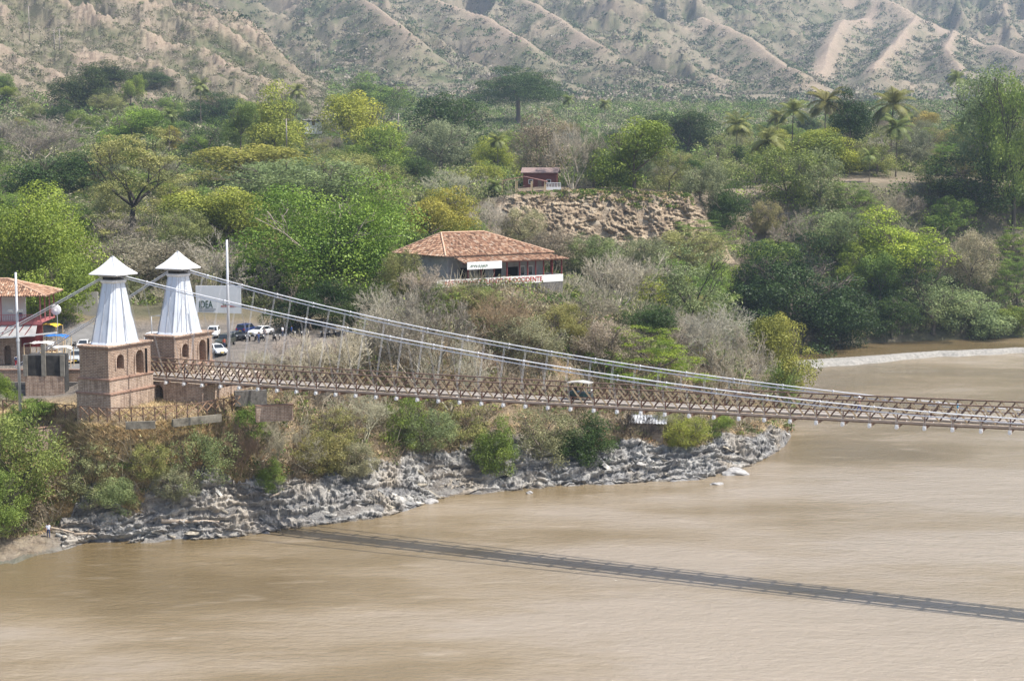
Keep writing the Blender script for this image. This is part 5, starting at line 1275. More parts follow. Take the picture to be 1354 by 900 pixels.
T(552, 372, 34, 30, 231, 'bare', 'twigpale', 'pale leafless tree covering the grey side wall of the restaurant', fit=False)
T(530, 358, 30, 34, 240, 'fuzz', 'olive', 'olive leafy tree at the far left corner of the restaurant', fit=False)
T(575, 395, 26, 18, 230, 'sparse', 'mid', 'green bush under the left end of the white parapet', cat='bush', name='bush', fit=False)
T(385, 462, 44, 26, 213, 'bare', 'twigpale', 'pale leafless shrub screening the open yard left of centre', fit=False)
T(500, 462, 46, 34, 222, 'bare', 'twig', 'grey leafless tree right of the motorcycle row', fit=False)
T(345, 476, 26, 16, 205, 'bare', 'twigpale', 'small pale leafless shrub by the foot of the second grey pole', fit=False, cat='bush', name='bush')
T(640, 500, 34, 34, 221, 'bare', 'twigpale', 'white-limbed leafless tree just behind the bridge below the knoll', fit=False)
T(905, 440, 34, 40, 252, 'bare', 'twigpale', 'white-limbed leafless tree left of the pinkish one on the wooded point', fit=False)
T(330, 560, 30, 24, 191, 'sparse', 'mid', 'small leafy green bush below the low dark stone wall', cat='bush', name='bush')
T(445, 565, 34, 22, 203, 'sparse', 'olive', 'olive bush left of the pale branching tree under the bridge', cat='bush', name='bush')
# --- parking backdrop
T(432, 322, 88, 72, 266, 'big', 'bright', 'huge bright green spreading tree behind the parking area', 'palebark')
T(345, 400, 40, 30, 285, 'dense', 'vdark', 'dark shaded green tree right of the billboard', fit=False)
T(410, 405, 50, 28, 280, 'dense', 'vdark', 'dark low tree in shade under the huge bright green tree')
T(470, 410, 30, 26, 270, 'dense', 'dark', 'dark leafy bush between huge tree and restaurant', cat='bush', name='bush')
T(190, 350, 92, 40, 285, 'fuzz', 'grey', 'wide dusty olive thorn tree behind the tower spires', fit=False)
T(160, 385, 40, 30, 275, 'fuzz', 'dusty', 'dusty olive tree directly left of the nearer spire', fit=False)
T(290, 352, 62, 45, 272, 'bare', 'twigpale', 'pale leafless tree behind the billboard', fit=False)
T(235, 395, 55, 36, 268, 'bare', 'twig', 'grey thorny leafless tree between the two spires', fit=False)
T(42, 330, 74, 72, 290, 'big', 'bright', 'huge bright green tree above the balcony house roof')
T(70, 385, 42, 42, 268, 'dense', 'bright', 'bright green tree beside the balcony house corner')
T(570, 290, 55, 36, 300, 'dense', 'orange', 'yellow-orange leafy tree behind the left end of the restaurant roof')
T(605, 300, 30, 22, 292, 'dense', 'mid', 'small green tree touching the restaurant ridge')
T(300, 290, 60, 36, 330, 'dense', 'yellow', 'large yellowish-green almond tree left of the huge bright tree')
T(245, 305, 36, 30, 335, 'fuzz', 'olive', 'olive tree left of the almond tree')
T(176, 240, 76, 62, 350, 'tier', 'olive', 'tall tiered tree with dark horizontal limbs and thin yellow-grey foliage', 'barkdark')
T(150, 300, 52, 22, 346, 'bare', 'twig', 'grey leafless crown under the tiered tree')
T(62, 236, 64, 30, 400, 'dense', 'dark', 'broad dark green dense tree at upper left below the grey leafless crown')
T(78, 288, 44, 30, 370, 'flat', 'mid', 'flat-topped dark feathery tree between two bright green trees at left')
T(48, 182, 60, 34, 455, 'bare', 'twig', 'sprawling silver-grey leafless tree at upper left')
T(176, 174, 40, 28, 450, 'dense', 'bright', 'round vivid green tree above the tiered tree')
T(335, 222, 66, 26, 400, 'dense', 'yellow', 'yellow-olive hedge-like tree right of the tiered tree')
T(400, 240, 100, 34, 375, 'fuzz', 'dusty', 'very wide soft grey-green thorn tree above the huge bright tree')
T(470, 232, 60, 28, 390, 'fuzz', 'olive', 'soft olive crown right of the very wide grey-green one')
T(273, 188, 36, 28, 450, 'sparse', 'dark', 'dark grey-green tree with pale branches in the upper left forest')
T(291, 145, 48, 19, 560, 'flat', 'dark', 'wide dark green tree left of the lime tree in the upper forest')
T(362, 142, 38, 23, 540, 'dense', 'lime', 'lime-green rounded tree right of the wide dark one')
T(318, 150, 22, 14, 520, 'dense', 'mid', 'green tree tucked between the wide dark and lime trees')
T(143, 137, 26, 15, 580, 'fuzz', 'olive', 'pale olive round tree left of the small vivid one')
T(173, 120, 17, 18, 600, 'dense', 'bright', 'small vivid green round tree in front of the dark grove')
T(107, 118, 36, 26, 640, 'dense', 'dark', 'large dark green tree of the grove at upper left')
T(150, 98, 36, 14, 690, 'dense', 'dark', 'dark green tree topping the upper left grove')
T(204, 104, 28, 12, 680, 'flat', 'dark', 'flat dark tree at the right end of the upper left grove')
T(8, 126, 14, 10, 600, 'dense', 'bright', 'small vivid green tree at the left edge of the upper forest')
T(513, 202, 30, 32, 445, 'dense', 'bright', 'upright vivid green tree in the middle forest')
T(478, 150, 44, 22, 560, 'dense', 'lime', 'lime-green tree in the upper middle forest')
T(500, 118, 40, 16, 700, 'dense', 'mid', 'dull green tree at the forest edge above the lime one')
T(595, 152, 44, 22, 590, 'dense', 'dark', 'wide dark green double tree in the upper middle')
T(684, 114, 54, 22, 760, 'flat', 'dark', 'big dark flat-topped tree standing above the middle forest')
T(560, 230, 26, 18, 420, 'dense', 'dark', 'small dark green tree left of the grey brush')
T(582, 192, 46, 32, 470, 'fuzz', 'grey', 'soft grey-green thorn tree in the middle forest')
T(600, 240, 36, 20, 410, 'bare', 'twigpale', 'low pale leafless tree above the restaurant roof')
T(655, 205, 30, 20, 450, 'dense', 'lime', 'yellow-green broad-leaved plantain thicket left of the dark red house')
T(640, 235, 34, 20, 425, 'sparse', 'yellow', 'yellowish shrub left of the pavilion', cat='bush', name='bush')
T(715, 195, 34, 42, 450, 'tall', 'grey', 'tall dark grey-brown tree behind the dark red house')
T(757, 200, 34, 44, 432, 'bare', 'twigpale', 'pale upright leafless tree at the cliff top')
T(785, 210, 30, 34, 436, 'fuzz', 'dusty', 'dusky tree between the pale leafless and bright green cliff-top trees')
T(838, 205, 50, 42, 428, 'dense', 'bright', 'big bright green tree on the cliff top')
T(800, 222, 24, 22, 445, 'dense', 'dark', 'dark green tree behind the trunks at the cliff top')
T(885, 225, 24, 26, 440, 'sparse', 'olive', 'thin olive tree right of the big bright cliff-top tree')
T(910, 178, 42, 27, 500, 'dense', 'dark', 'dark green tree right behind the big bright cliff-top tree')
T(925, 243, 28, 26, 412, 'dense', 'dusty', 'grey-green dense tree at the right end of the cliff')
T(960, 275, 28, 26, 405, 'dense', 'dark', 'dark shaded tree just right of the cliff end')
T(950, 210, 30, 28, 450, 'sparse', 'olive', 'thin yellow-green tree left of the coconut palms')
T(1050, 205, 52, 26, 452, 'dense', 'mid', 'bushy green tree under the palms')
T(1100, 200, 40, 26, 455, 'dense', 'lime', 'bright lime-green crown under the tall palms')
T(1040, 235, 42, 34, 445, 'sparse', 'mid', 'open green tree with pale trunks at the terrace edge')
T(1085, 240, 34, 38, 442, 'sparse', 'dusty', 'thin dull green tree at the bare terrace edge')
T(1125, 145, 26, 24, 480, 'dense', 'vdark', 'very dark round mango tree between the palms')
T(1160, 205, 28, 26, 450, 'sparse', 'olive', 'dull thin tree beneath the double palm')
T(1205, 195, 30, 26, 455, 'fuzz', 'grey', 'grey-brown tree right of the double palm')
T(1310, 170, 62, 78, 420, 'fuzz', 'dusty', 'tall wispy grey-green tree at the right edge', 'barkdark')
T(1345, 130, 50, 44, 430, 'fuzz', 'feather', 'wispy upper crown behind the tall tree at the right edge', 'barkdark')
T(1290, 240, 60, 36, 436, 'sparse', 'dark', 'dark olive tree beneath the tall wispy tree')
T(1240, 235, 30, 20, 440, 'sparse', 'olive', 'thin terrace-edge tree left of the dark olive tree')
# --- right far bank
T(1045, 388, 84, 62, 398, 'flat', 'vdark', 'huge very dark flat-topped spreading tree on the far bank')
T(1000, 400, 44, 52, 394, 'flat', 'vdark', 'left part-crown, dark spreading tree beside the huge dark one')
T(1100, 420, 50, 34, 394, 'dense', 'vdark', 'very dark shaded tree at the waterline of the far bank')
T(1183, 325, 56, 42, 412, 'dense', 'lime', 'vivid green dense tree on the far bank')
T(1130, 352, 22, 28, 404, 'dense', 'bright', 'upright pale vivid green tree beside the huge dark tree')
T(1165, 370, 24, 32, 402, 'dense', 'mid', 'mid-green tree under the vivid green one')
T(1215, 370, 44, 40, 402, 'tier', 'dark', 'dark grey-green layered tree right of the vivid one')
T(1235, 405, 50, 34, 400, 'sparse', 'dusty', 'grey-green shrubby tree low on the far bank')
T(1180, 415, 36, 28, 396, 'dense', 'dark', 'dark green riverside tree below the vivid tree')
T(1283, 345, 38, 40, 414, 'fuzz', 'tan', 'tan dry rounded tree on the far bank')
T(1340, 325, 34, 24, 412, 'tier', 'bright', 'bright green layered tree at the right edge')
T(1345, 375, 34, 34, 408, 'tier', 'mid', 'green feathery tree at the right edge above the river')
T(1290, 415, 44, 26, 404, 'dense', 'dusty', 'dull green riverside bush on the far bank', cat='bush', name='bush')
T(1335, 425, 30, 18, 405, 'dense', 'mid', 'green riverside bush at the right edge', cat='bush', name='bush')
T(1100, 305, 50, 32, 420, 'fuzz', 'dusty', 'soft dusty green tree above the huge dark tree')
T(1060, 300, 34, 26, 425, 'bare', 'twig', 'grey twiggy tree above the huge dark tree')
T(1135, 265, 36, 22, 430, 'tier', 'mid', 'feathery green tree on the slope under the bare terrace')
T(1190, 270, 34, 18, 432, 'bare', 'twig', 'grey leafless tree below the bare terrace')
T(1255, 285, 24, 22, 425, 'dense', 'mid', 'small blue-green tree left of the right-edge slope')
T(1012, 290, 26, 24, 430, 'fuzz', 'olive', 'olive tree on the slope right of the cliff end')
# palms
for px, py, w_, Y, lab in [(1049, 147, 21, 455, 'leftmost tall coconut palm on the right skyline'), (1092, 135, 25, 448, 'tall coconut palm left of the very dark mango tree'), (1181, 138, 29, 452, 'tallest coconut palm right of the dark mango tree'),
    (1186, 168, 22, 444, 'lower coconut palm crown under the tallest one'), (1266, 104, 14, 620, 'small dark palm rising behind the tall wispy tree'), (1318, 130, 15, 600, 'palm half hidden inside the wispy right-edge tree'),
    (975, 165, 20, 520, 'palm right of the dark tree behind the cliff top'), (1015, 186, 24, 470, 'broad palm left of the bushy green tree'), (1028, 155, 14, 560, 'small pale palm left of the tall skyline palms'),
    (265, 114, 14, 620, 'solitary palm at the foot of the left hillside'), (223, 152, 12, 520, 'short yellowish palm left of the wide dark tree'), (392, 120, 13, 600, 'palm just right of the lime tree'),
    (658, 186, 14, 470, 'yellow-fronded palm above the plantain thicket'), (752, 132, 9, 700, 'tiny palm beyond the cliff-top trees, left one'), (800, 138, 9, 700, 'tiny palm beyond the cliff-top trees, right one'), (1150, 205, 12, 450, 'short palm under the double palm'), (655, 245, 12, 420, 'small palm left of the pavilion roof')]:
    T(px, py, w_, w_, Y, 'palm', 'palm', lab, cat='palm', name='palm_tree', group='coconut palms')
print('hand trees', len(TREES))
# --- fill trees: individual trees of the middle forest
LM = [('the balcony house', 30, 400), ('the tiered tree', 176, 240), ('the huge bright tree', 432, 320), ('the upper left grove', 150, 105), ('the restaurant roof', 640, 320), ('the vivid upright tree', 513, 202),
      ('the dark flat-topped tree', 684, 114), ('the cliff face', 790, 285), ('the big cliff-top tree', 838, 205), ('the coconut palms', 1120, 140), ('the vivid far-bank tree', 1183, 330), ('the wispy right-edge tree', 1310, 170), ('the lime forest tree', 478, 150), ('the wooded point', 1000, 460), ('the huge dark spreading tree', 1045, 388), ('the two tower spires', 190, 400), ('the silver leafless tree', 48, 182)]
KW = {('dense', 'mid'): 'mid-green leafy', ('dense', 'dark'): 'dark green dense', ('dense', 'bright'): 'bright green leafy', ('fuzz', 'olive'): 'soft olive', ('fuzz', 'dusty'): 'dusty grey-green', ('fuzz', 'grey'): 'grey-brown twiggy',
      ('bare', 'twig'): 'leafless grey', ('bare', 'twigpale'): 'leafless pale', ('sparse', 'olive'): 'thin olive', ('sparse', 'mid'): 'thin green', ('flat', 'mid'): 'flat-topped green', ('dense', 'yellow'): 'yellow-green leafy', ('tier', 'mid'): 'feathery layered green', ('fuzz', 'tan'): 'tan dry'}
KP = [.17, .11, .09, .16, .14, .07, .04, .04, .06, .06, .03, .05, .03, .01]
keys = list(KW); fills = []; rg = np.random.default_rng(5)
hand = list(TREES)
def blocked(px, py, rw, rh, Y):
    if 640 < px < 945 and 236 < py+rh*.0 < 330 and Y < 400 and py-rh < 322: return True
    if Y < 262: return True
    if 530 < px < 770 and Y < 262: return True
    if 690 < px < 945 and 398 < Y < 424: return True
    if 660 < px < 760 and Y < 440 and 225 < py < 260: return True
    if px > 1120 and px < 1260 and 426 < Y < 470 and py > 215: return True
    for hx, hy, hw, hh, hY in hand:
        if Y < hY+6 and ((px-hx)/(hw+rw*.55))**2+((py-hy)/(hh+rh*.55))**2 < 1: return True
    return False
for Y in [268, 276, 285, 295, 306, 318, 330, 343, 357, 372, 388, 404, 420, 438, 458, 480, 505, 532, 560, 592, 628, 668, 712, 760]:
    step = (9.0 if Y < 400 else 11)*F/Y*.9
    x = -60+rg.random()*step
    while x < 1410:
        px = x+rg.normal()*step*.15; x += step*(.8+.5*rg.random())
        g = gpx(px, Y)
        if g.z < 1.5: continue
        R_ = (3.4+2.6*rg.random())*(1 if Y < 400 else 1.15); H_ = R_*(.62+.3*rg.random()); cz_ = g.z+H_*.75+1.0+rg.random()*1.5
        qx, qy = proj((g.x, Y, cz_)); rw, rh = R_*F/Y, H_*F/Y
        if blocked(qx, qy, rw, rh, Y): continue
        if qy > 620: continue
        k = keys[rg.choice(len(keys), p=np.array(KP)/sum(KP))]; fills.append((qx, qy, rw, rh, Y, k))
rg.shuffle(fills) if False else None
print('fill candidates', len(fills))
if len(fills) > 250:
    idx = sorted(rg.choice(len(fills), 250, replace=False)); fills = [fills[i] for i in idx]
named = {}
for f in fills:
    qx, qy, rw, rh, Y, k = f; lm = min(LM, key=lambda l: (l[1]-qx)**2+((l[2]-qy)*1.4)**2); dx, dy = qx-lm[1], qy-lm[2]
    rel = ('right of' if dx > 0 else 'left of') if abs(dx) > abs(dy)*1.3 else ('above' if dy < 0 else 'below')
    named.setdefault((k, rel, lm[0]), []).append(f)
ORD = ['', 'second', 'third', 'fourth', 'fifth', 'sixth', 'seventh', 'eighth', 'ninth', 'tenth', 'eleventh', 'twelfth']
for (k, rel, lmn), fs in named.items():
    fs.sort()
    for i, f in enumerate(fs):
        base = KW[k]+' tree '+rel+' '+lmn
        lab = base if len(fs) == 1 else (('leftmost ' if i == 0 else 'rightmost ' if i == len(fs)-1 else ORD[min(i, 11)]+' from left ')+base)
        if len(fs) == 1: lab = 'lone '+base
        T(*f[:5], k[0], k[1], lab, group='trees of the middle forest', fit=False)
# ================================================================== STUFF: scrub, grass, far woods
def scatter(name, label, P, S, colr, kind='scrub', seed=0, nleaf=40, lsize=.35, kindmix=None, sq=.7):
    """many small leafy / twiggy clumps merged into ONE stuff object. P (n,3), S (n,), colr (n,3)"""
    rg = np.random.default_rng(seed); n = len(P)
    if n == 0: return None
    if kind == 'scrub':
        v = rg.normal(size=(n, nleaf, 3)); v /= np.linalg.norm(v, axis=2)[..., None]; v[..., 2] = np.abs(v[..., 2]); rad = .55+.45*rg.random((n, nleaf, 1))
        c = v*rad; c[..., 2] *= sq; nr = v+rg.normal(size=v.shape)*.6; nr /= np.linalg.norm(nr, axis=2)[..., None]
        a = np.cross(nr, rg.normal(size=v.shape)); a /= np.linalg.norm(a, axis=2)[..., None]; b = np.cross(nr, a); s = lsize*(.5+rg.random((n, nleaf, 1)))
        Q = np.stack([c-a*s, c-b*s*.6, c+a*s, c+b*s*.6], 2)
        shade = .6+.8*rg.random((n, nleaf))
    elif kind == 'grass':
        az = rg.random((n, nleaf))*2*PI; ro = rg.random((n, nleaf))*.5; base = np.stack([np.cos(az)*ro, np.sin(az)*ro, np.full_like(az, -.08)], -1)
        lean = rg.normal(size=(n, nleaf, 3))*.6; lean[..., 2] = .5+.45*rg.random((n, nleaf)); tip = base+lean; w = np.stack([-np.sin(az), np.cos(az), 0*az], -1)*lsize*.5
        Q = np.stack([base-w, base+w, tip+w*.15, tip-w*.15], 2); shade = .65+.7*rg.random((n, nleaf))
    else:  # twigs
        base = rg.normal(size=(n, nleaf, 3))*np.array([.12, .12, 0]); d = rg.normal(size=(n, nleaf, 3)); d[..., 2] = np.abs(d[..., 2])+.5; d /= np.linalg.norm(d, axis=2)[..., None]
        st0 = base+d*rg.random((n, nleaf, 1))*.5; tip = st0+(d+rg.normal(size=d.shape)*.35)*(.35+.4*rg.random((n, nleaf, 1))); w = np.cross(d, rg.normal(size=d.shape)); w /= np.linalg.norm(w, axis=2)[..., None]; w *= lsize*.12
        Q = np.stack([st0-w, st0+w, tip+w*.4, tip-w*.4], 2); shade = .75+.5*rg.random((n, nleaf))
    Q = Q*S[:, None, None, None]+P[:, None, None, :]
    col = np.ones((n, nleaf, 4, 4), dtype=np.float32); col[..., :3] = np.clip(colr[:, None, None, :]*shade[..., None, None], 0, 1)
    m = n*nleaf; me = npmesh(name, Q.reshape(-1, 3), np.arange(m*4).reshape(m, 4), SCRUB, {'col': ('FLOAT_COLOR', col.reshape(-1, 4))})
    o = link(bpy.data.objects.new(name, me)); tag(o, label, None, None, 'stuff'); o['category'] = 'vegetation'; return o
def pick(n, pal, w, seed):
    rg = np.random.default_rng(seed); i = rg.choice(len(pal), n, p=np.array(w)/sum(w)); c = np.array(pal)[i]; return c*(1+rg.normal(size=(n, 1))*.15).clip(.5, 1.6)
def sample(n, px0, px1, y0, y1, cond, seed, power=1.0):
    rg = np.random.default_rng(seed); px = px0+(px1-px0)*rg.random(n); Y = y0+(y1-y0)*rg.random(n)**power; x = (px-CX)/F*Y
    j = np.clip(np.interp(px, upx, np.arange(nU)).astype(int), 0, nU-1); i = np.clip(np.interp(Y, rows, np.arange(nR)).astype(int), 0, nR-1)
    z_ = gz(x, Y); k = cond(px, Y, z_, i, j); return np.stack([x, Y, z_], -1)[k], px[k], Y[k], i[k], j[k]
nz = lambda x, y, s, o=0: fbm(x*s+o, y*s-o, 3)
# near bank: dry grass on the slope below the towers, scrub elsewhere
def onslope(px, Y, z_, i, j): return (Y > shoreY[j]+2) & (Y < k3Y[j]+10) & (rockw[i, j] < .45) & (z_ > 1.2) & (px < 1045)
Pn, pxn, _a, _b, _c = sample(34000, 60, 335, 177, 190, lambda a, b, c, d, e: (b > shoreY[e]+1) & (rockw[d, e] < .5) & (c > 2) & (b < k3Y[e]-.2) & (c < 13.3), 77)
P, px, Y, i, j = sample(60000, -60, 1045, 165, 262, lambda a, b, c, d, e: onslope(a, b, c, d, e) & (fbm(a*.012, b*.12, 3) > -.12-.5*(a < 330)), 1)
w = (px > 330) & (RNG.random(len(px)) < .55); P, px = P[~w], px[~w]; nP = len(P); P = np.concatenate([P, Pn])
scatter('dry_grass', 'tufts of straw-coloured dry grass on the river bank', P, (.4+.5*RNG.random(len(P)))*np.where(np.arange(len(P)) < nP, 1, .8), pick(len(P), [(.68, .55, .33), (.60, .46, .27), (.46, .34, .20), (.32, .30, .12)], [4, 3, 2, 1], 2), 'grass', 3, 9, .13)
def thick(px, Y, z_, i, j): return onslope(px, Y, z_, i, j) & ((px > 330) | (Y < k2Y[j]+.5)) & (fbm(px*.02, Y*.2, 3) > -.25)
P, px, Y, i, j = sample(16000, -60, 1045, 165, 262, thick, 4)
k = RNG.random(len(P)) < .8; P = P[k]
scatter('bank_scrub', 'mixed green and brown scrub covering the bank below and behind the bridge', P, .7+1.0*RNG.random(len(P))**1.5, pick(len(P), [(.15, .18, .07), (.22, .20, .10), (.33, .25, .15), (.09, .13, .04), (.36, .22, .12), (.22, .27, .06)], [4, 4, 3, 3, 1.5, 1], 5), 'scrub', 6, 60, .11)
P, px, Y, i, j = sample(9000, -60, 1045, 165, 262, thick, 7)
scatter('bank_twigs', 'leafless twiggy undergrowth on the bank', P, 1.3+1.6*RNG.random(len(P)), pick(len(P), [(.40, .35, .26), (.32, .26, .18), (.46, .40, .30)], [3, 3, 2], 8), 'twig', 9, 22, .16)
# knoll & mid slope brush behind the bridge
def mid(px, Y, z_, i, j): return (z_ > 1) & (Y > k3Y[j]+1) & ~((px < 480) & (Y < 269)) & ~((px > 560) & (px < 760) & (Y > 236+(px-560)*.07) & (Y < 262)) & ~((px > 688) & (px < 950) & (Y > 397) & (Y < 425)) & ~((px > 1115) & (px < 1270) & (Y > 438) & (Y < 480)) & (bare[i, j] < .55)
P, px, Y, i, j = sample(13000, -60, 1420, 215, 420, mid, 10)
scatter('forest_undergrowth', 'dense undergrowth between the trees of the valley', P, 1.2+1.9*RNG.random(len(P))**1.5, pick(len(P), [(.15, .20, .06), (.23, .24, .10), (.31, .28, .17), (.09, .14, .04), (.25, .31, .07)], [4, 4, 2.5, 3, 1.5], 11), 'scrub', 12, 90, .085)
P, px, Y, i, j = sample(4200, -60, 1420, 215, 430, mid, 13)
scatter('leafless_brush', 'grey leafless brush between the valley trees', P, 1.8+2.2*RNG.random(len(P)), pick(len(P), [(.38, .35, .26), (.30, .27, .19), (.42, .37, .27)], [3, 3, 2], 14), 'twig', 15, 26, .13)
P, px, Y, i, j = sample(8000, -60, 1420, 405, 640, mid, 16)
scatter('forest_canopy', 'low far canopy filling gaps of the middle forest', P, 1.8+3.0*RNG.random(len(P))**1.5, pick(len(P), [(.15, .20, .06), (.24, .25, .11), (.31, .29, .19), (.09, .14, .035), (.26, .34, .07)], [4, 4, 3, 3, 1.5], 17), 'scrub', 18, 110, .075, sq=.9)
P, px, Y, i, j = sample(9000, -60, 1420, 600, 1150, lambda a, b, c, d, e: (bare[d, e] < .4) & ~((a < 440) & (b > 760)), 19)
scatter('distant_wood', 'far wood reaching to the foot of the mountains', P, 2.2+4.6*RNG.random(len(P))**1.5, pick(len(P), [(.14, .20, .06), (.22, .24, .12), (.30, .28, .19), (.09, .14, .045), (.22, .31, .08)], [4, 3.5, 3, 2.5, 1.5], 20), 'scrub', 21, 90, .085, sq=.85)
P, px, Y, i, j = sample(20000, -60, 500, 640, 1600, lambda a, b, c, d, e: (hill_bare[d, e] < .42) | (RNG.random(len(a)) < .10), 22)
scatter('hillside_scrub', 'scrub in the gullies of the brown left hillside', P, 1.3+2.3*RNG.random(len(P))**1.6, pick(len(P), [(.14, .16, .075), (.22, .21, .13), (.31, .27, .21), (.10, .12, .05)], [4, 4, 5, 2], 23), 'scrub', 24, 40, .13, sq=.8)
P, px, Y, i, j = sample(42000, -60, 1420, 1150, 2900, lambda a, b, c, d, e: ((mt_bare[d, e]+patch[d, e]*.5) < .40+.25*RNG.random(len(a))), 25, .8)
scatter('mountain_scrub', 'scrub and small trees on the hazy mountain slopes', P, 2.4+6.0*RNG.random(len(P))**2.0, pick(len(P), [(.10, .135, .065), (.17, .18, .11), (.27, .24, .19), (.07, .10, .05), (.14, .19, .08)], [4, 4, 6, 3, 1], 26), 'scrub', 27, 26, .17, sq=.75)
def blocks(name, label, P, S, pal, seed, dip, mname, asp=(2.3, .9, .38)):
    rg = np.random.default_rng(seed); n = len(P); tv = np.array([(x, y, z_) for z_ in (-1, 1) for x, y in ((-1, -.8), (0, -1.1), (1, -.7), (1.1, .6), (.1, 1), (-1, .8))], float)*np.array([.8, .8, .7])
    tf = np.array([[0, 1, 7], [0, 7, 6], [1, 2, 8], [1, 8, 7], [2, 3, 9], [2, 9, 8], [3, 4, 10], [3, 10, 9], [4, 5, 11], [4, 11, 10], [5, 0, 6], [5, 6, 11], [6, 7, 8], [6, 8, 9], [6, 9, 10], [6, 10, 11]])
    V = tv[None]*(1+rg.normal(size=(n, len(tv), 1))*.22)*np.array(asp)*(.7+.6*rg.random((n, 1, 3)))
    az = dip+rg.normal(size=n)*.28; el = rg.normal(size=n)*.16-.42
    cz_, sz_ = np.cos(az), np.sin(az); ce, se = np.cos(el), np.sin(el)
    x = V[..., 0]*ce[:, None]-V[..., 2]*se[:, None]; zz_ = V[..., 0]*se[:, None]+V[..., 2]*ce[:, None]; y = V[..., 1]
    V = np.stack([x*cz_[:, None]-y*sz_[:, None], x*sz_[:, None]+y*cz_[:, None], zz_], -1)*S[:, None, None]+P[:, None, :]
    c = np.array(pal)[rg.integers(0, len(pal), n)]*(1+rg.normal(size=(n, 1))*.12); col = np.ones((n, len(tv), 4)); col[..., :3] = c[:, None, :]
    Fc = (tf[None]+np.arange(n)[:, None, None]*len(tv)).reshape(-1, 3)
    m, nt, out = newmat(mname); a = nt.nodes.new('ShaderNodeAttribute'); a.attribute_name = 'col'; g = nt.nodes.new('ShaderNodeNewGeometry')
    nn = noise(nt, 1.6, 10, g.outputs['Position'], .75); cc = mixc(nt, 1.0, a.outputs['Color'], ramp(nt, nn, [(.35, (.35, .35, .36)), (.5, (1, 1, 1)), (.7, (1.25, 1.23, 1.2))]), 'MULTIPLY')
    princ(nt, out, cc, .9, normal=bump(nt, nn, .9, .25))
    o = link(bpy.data.objects.new(name, npmesh(name, V.reshape(-1, 3), Fc, m, {'col': ('FLOAT_COLOR', col.reshape(-1, 4))}))); tag(o, label, 'rocks', None, 'stuff'); return o
def bedrock():
    pxs = np.arange(70, 1036, .95); nS, nH = len(pxs), 95; px_ = np.repeat(pxs[:, None], nH, 1); h = np.repeat(np.linspace(0, 1, nH)[None], nS, 0)
    sh = np.interp(px_, upx, shoreY); k2 = np.interp(px_, upx, k2Y); wdt = (k2-sh)*.72+1.6
    y_ = sh-1.0+wdt*h; x_ = (px_-CX)/F*y_; z_ = gz(x_, y_)
    jj = np.clip(np.interp(px_, upx, np.arange(nU)).astype(int), 0, nU-1); ii_ = np.clip(np.interp(y_, rows, np.arange(nR)).astype(int), 0, nR-1); rw_ = rockw[ii_, jj]
    q = x_*.85+y_*.5+z_*.35; r = -x_*.28+z_*1.0+y_*.55            # along / across the dipping beds
    w_ = fbm(x_*.12, y_*.2+z_*.2, 3)*1.6
    bed = ridged(q*.10+w_*.3, (r+w_)*.60, 4, .55)-.5; crk = ridged(q*.42+5, r*.35+w_, 4, .6)-.55; fin = fbm(q*1.6, r*2.4, 4, .6)
    d = np.abs(bed)**.8*np.sign(bed)*1.7+crk*1.1+fin*.35
    env = np.clip(h*9, 0, 1)*.8+.2; sink = np.clip((.55-rw_)*3.2, 0, 1)*2.0
    V = np.stack([x_+d*.15, y_-d*env*.9, z_+d*env*.45+.15-sink], -1)
    a = np.arange(nS*nH).reshape(nS, nH); Fq = np.stack([a[:-1, :-1], a[1:, :-1], a[1:, 1:], a[:-1, 1:]], -1).reshape(-1, 4)
    m, nt, out = newmat('bedrock_grey'); g = nt.nodes.new('ShaderNodeNewGeometry'); P_ = g.outputs['Position']
    a_ = noise(nt, .35, 12, P_, .72, mapping=((.8, .8, 2.2), (0, R(25), R(20)))); b = noise(nt, 1.8, 10, P_, .75)
    c = ramp(nt, a_, [(.34, (.13, .13, .135)), (.45, (.28, .275, .27)), (.55, (.41, .40, .38)), (.68, (.52, .50, .46))])
    c = mixc(nt, ramp(nt, noise(nt, .11, 6, P_), [(.48, (0, 0, 0)), (.68, (.75, .75, .75))]), c, (.40, .34, .265))
    c = mixc(nt, 1.0, c, ramp(nt, b, [(.35, (.5, .5, .5)), (.5, (1, 1, 1)), (.7, (1.15, 1.15, 1.12))]), 'MULTIPLY')
    sp = nt.nodes.new('ShaderNodeSeparateXYZ'); nt.links.new(P_, sp.inputs[0]); wet = ramp(nt, sp.outputs[2], [(.12, (.45, .42, .38)), (.38, (1, 1, 1))])
    c = mixc(nt, 1.0, c, wet, 'MULTIPLY')
    princ(nt, out, c, .9, normal=bump(nt, b, 1.0, .3))
    o = link(bpy.data.objects.new('rock_bank', npmesh('rock_bank', V.reshape(-1, 3), Fq, m))); tag(o, kind='structure')
bedrock()
P, px, Y, i, j = sample(60000, 40, 1052, 172, 262, lambda a, b, c, d, e: (rockw[d, e] > .35) & (b > shoreY[e]-.6) & (c > -.3), 41)
k = RNG.random(len(P)) < .10*np.clip((px-40)/120, .35, 1); P = P[k]; print('rock blocks', len(P))
Sz = .16+.55*RNG.random(len(P))**3*np.where(px[k] < 130, .6, 1); P[:, 2] -= Sz*.30
blocks('bedrock_ledges', 'tilted grey bedrock slabs and rubble along the waterline', P, Sz, [(.44, .425, .40), (.35, .34, .33), (.52, .50, .455), (.26, .26, .255), (.43, .385, .31)], 42, .5, 'ledge_rock')
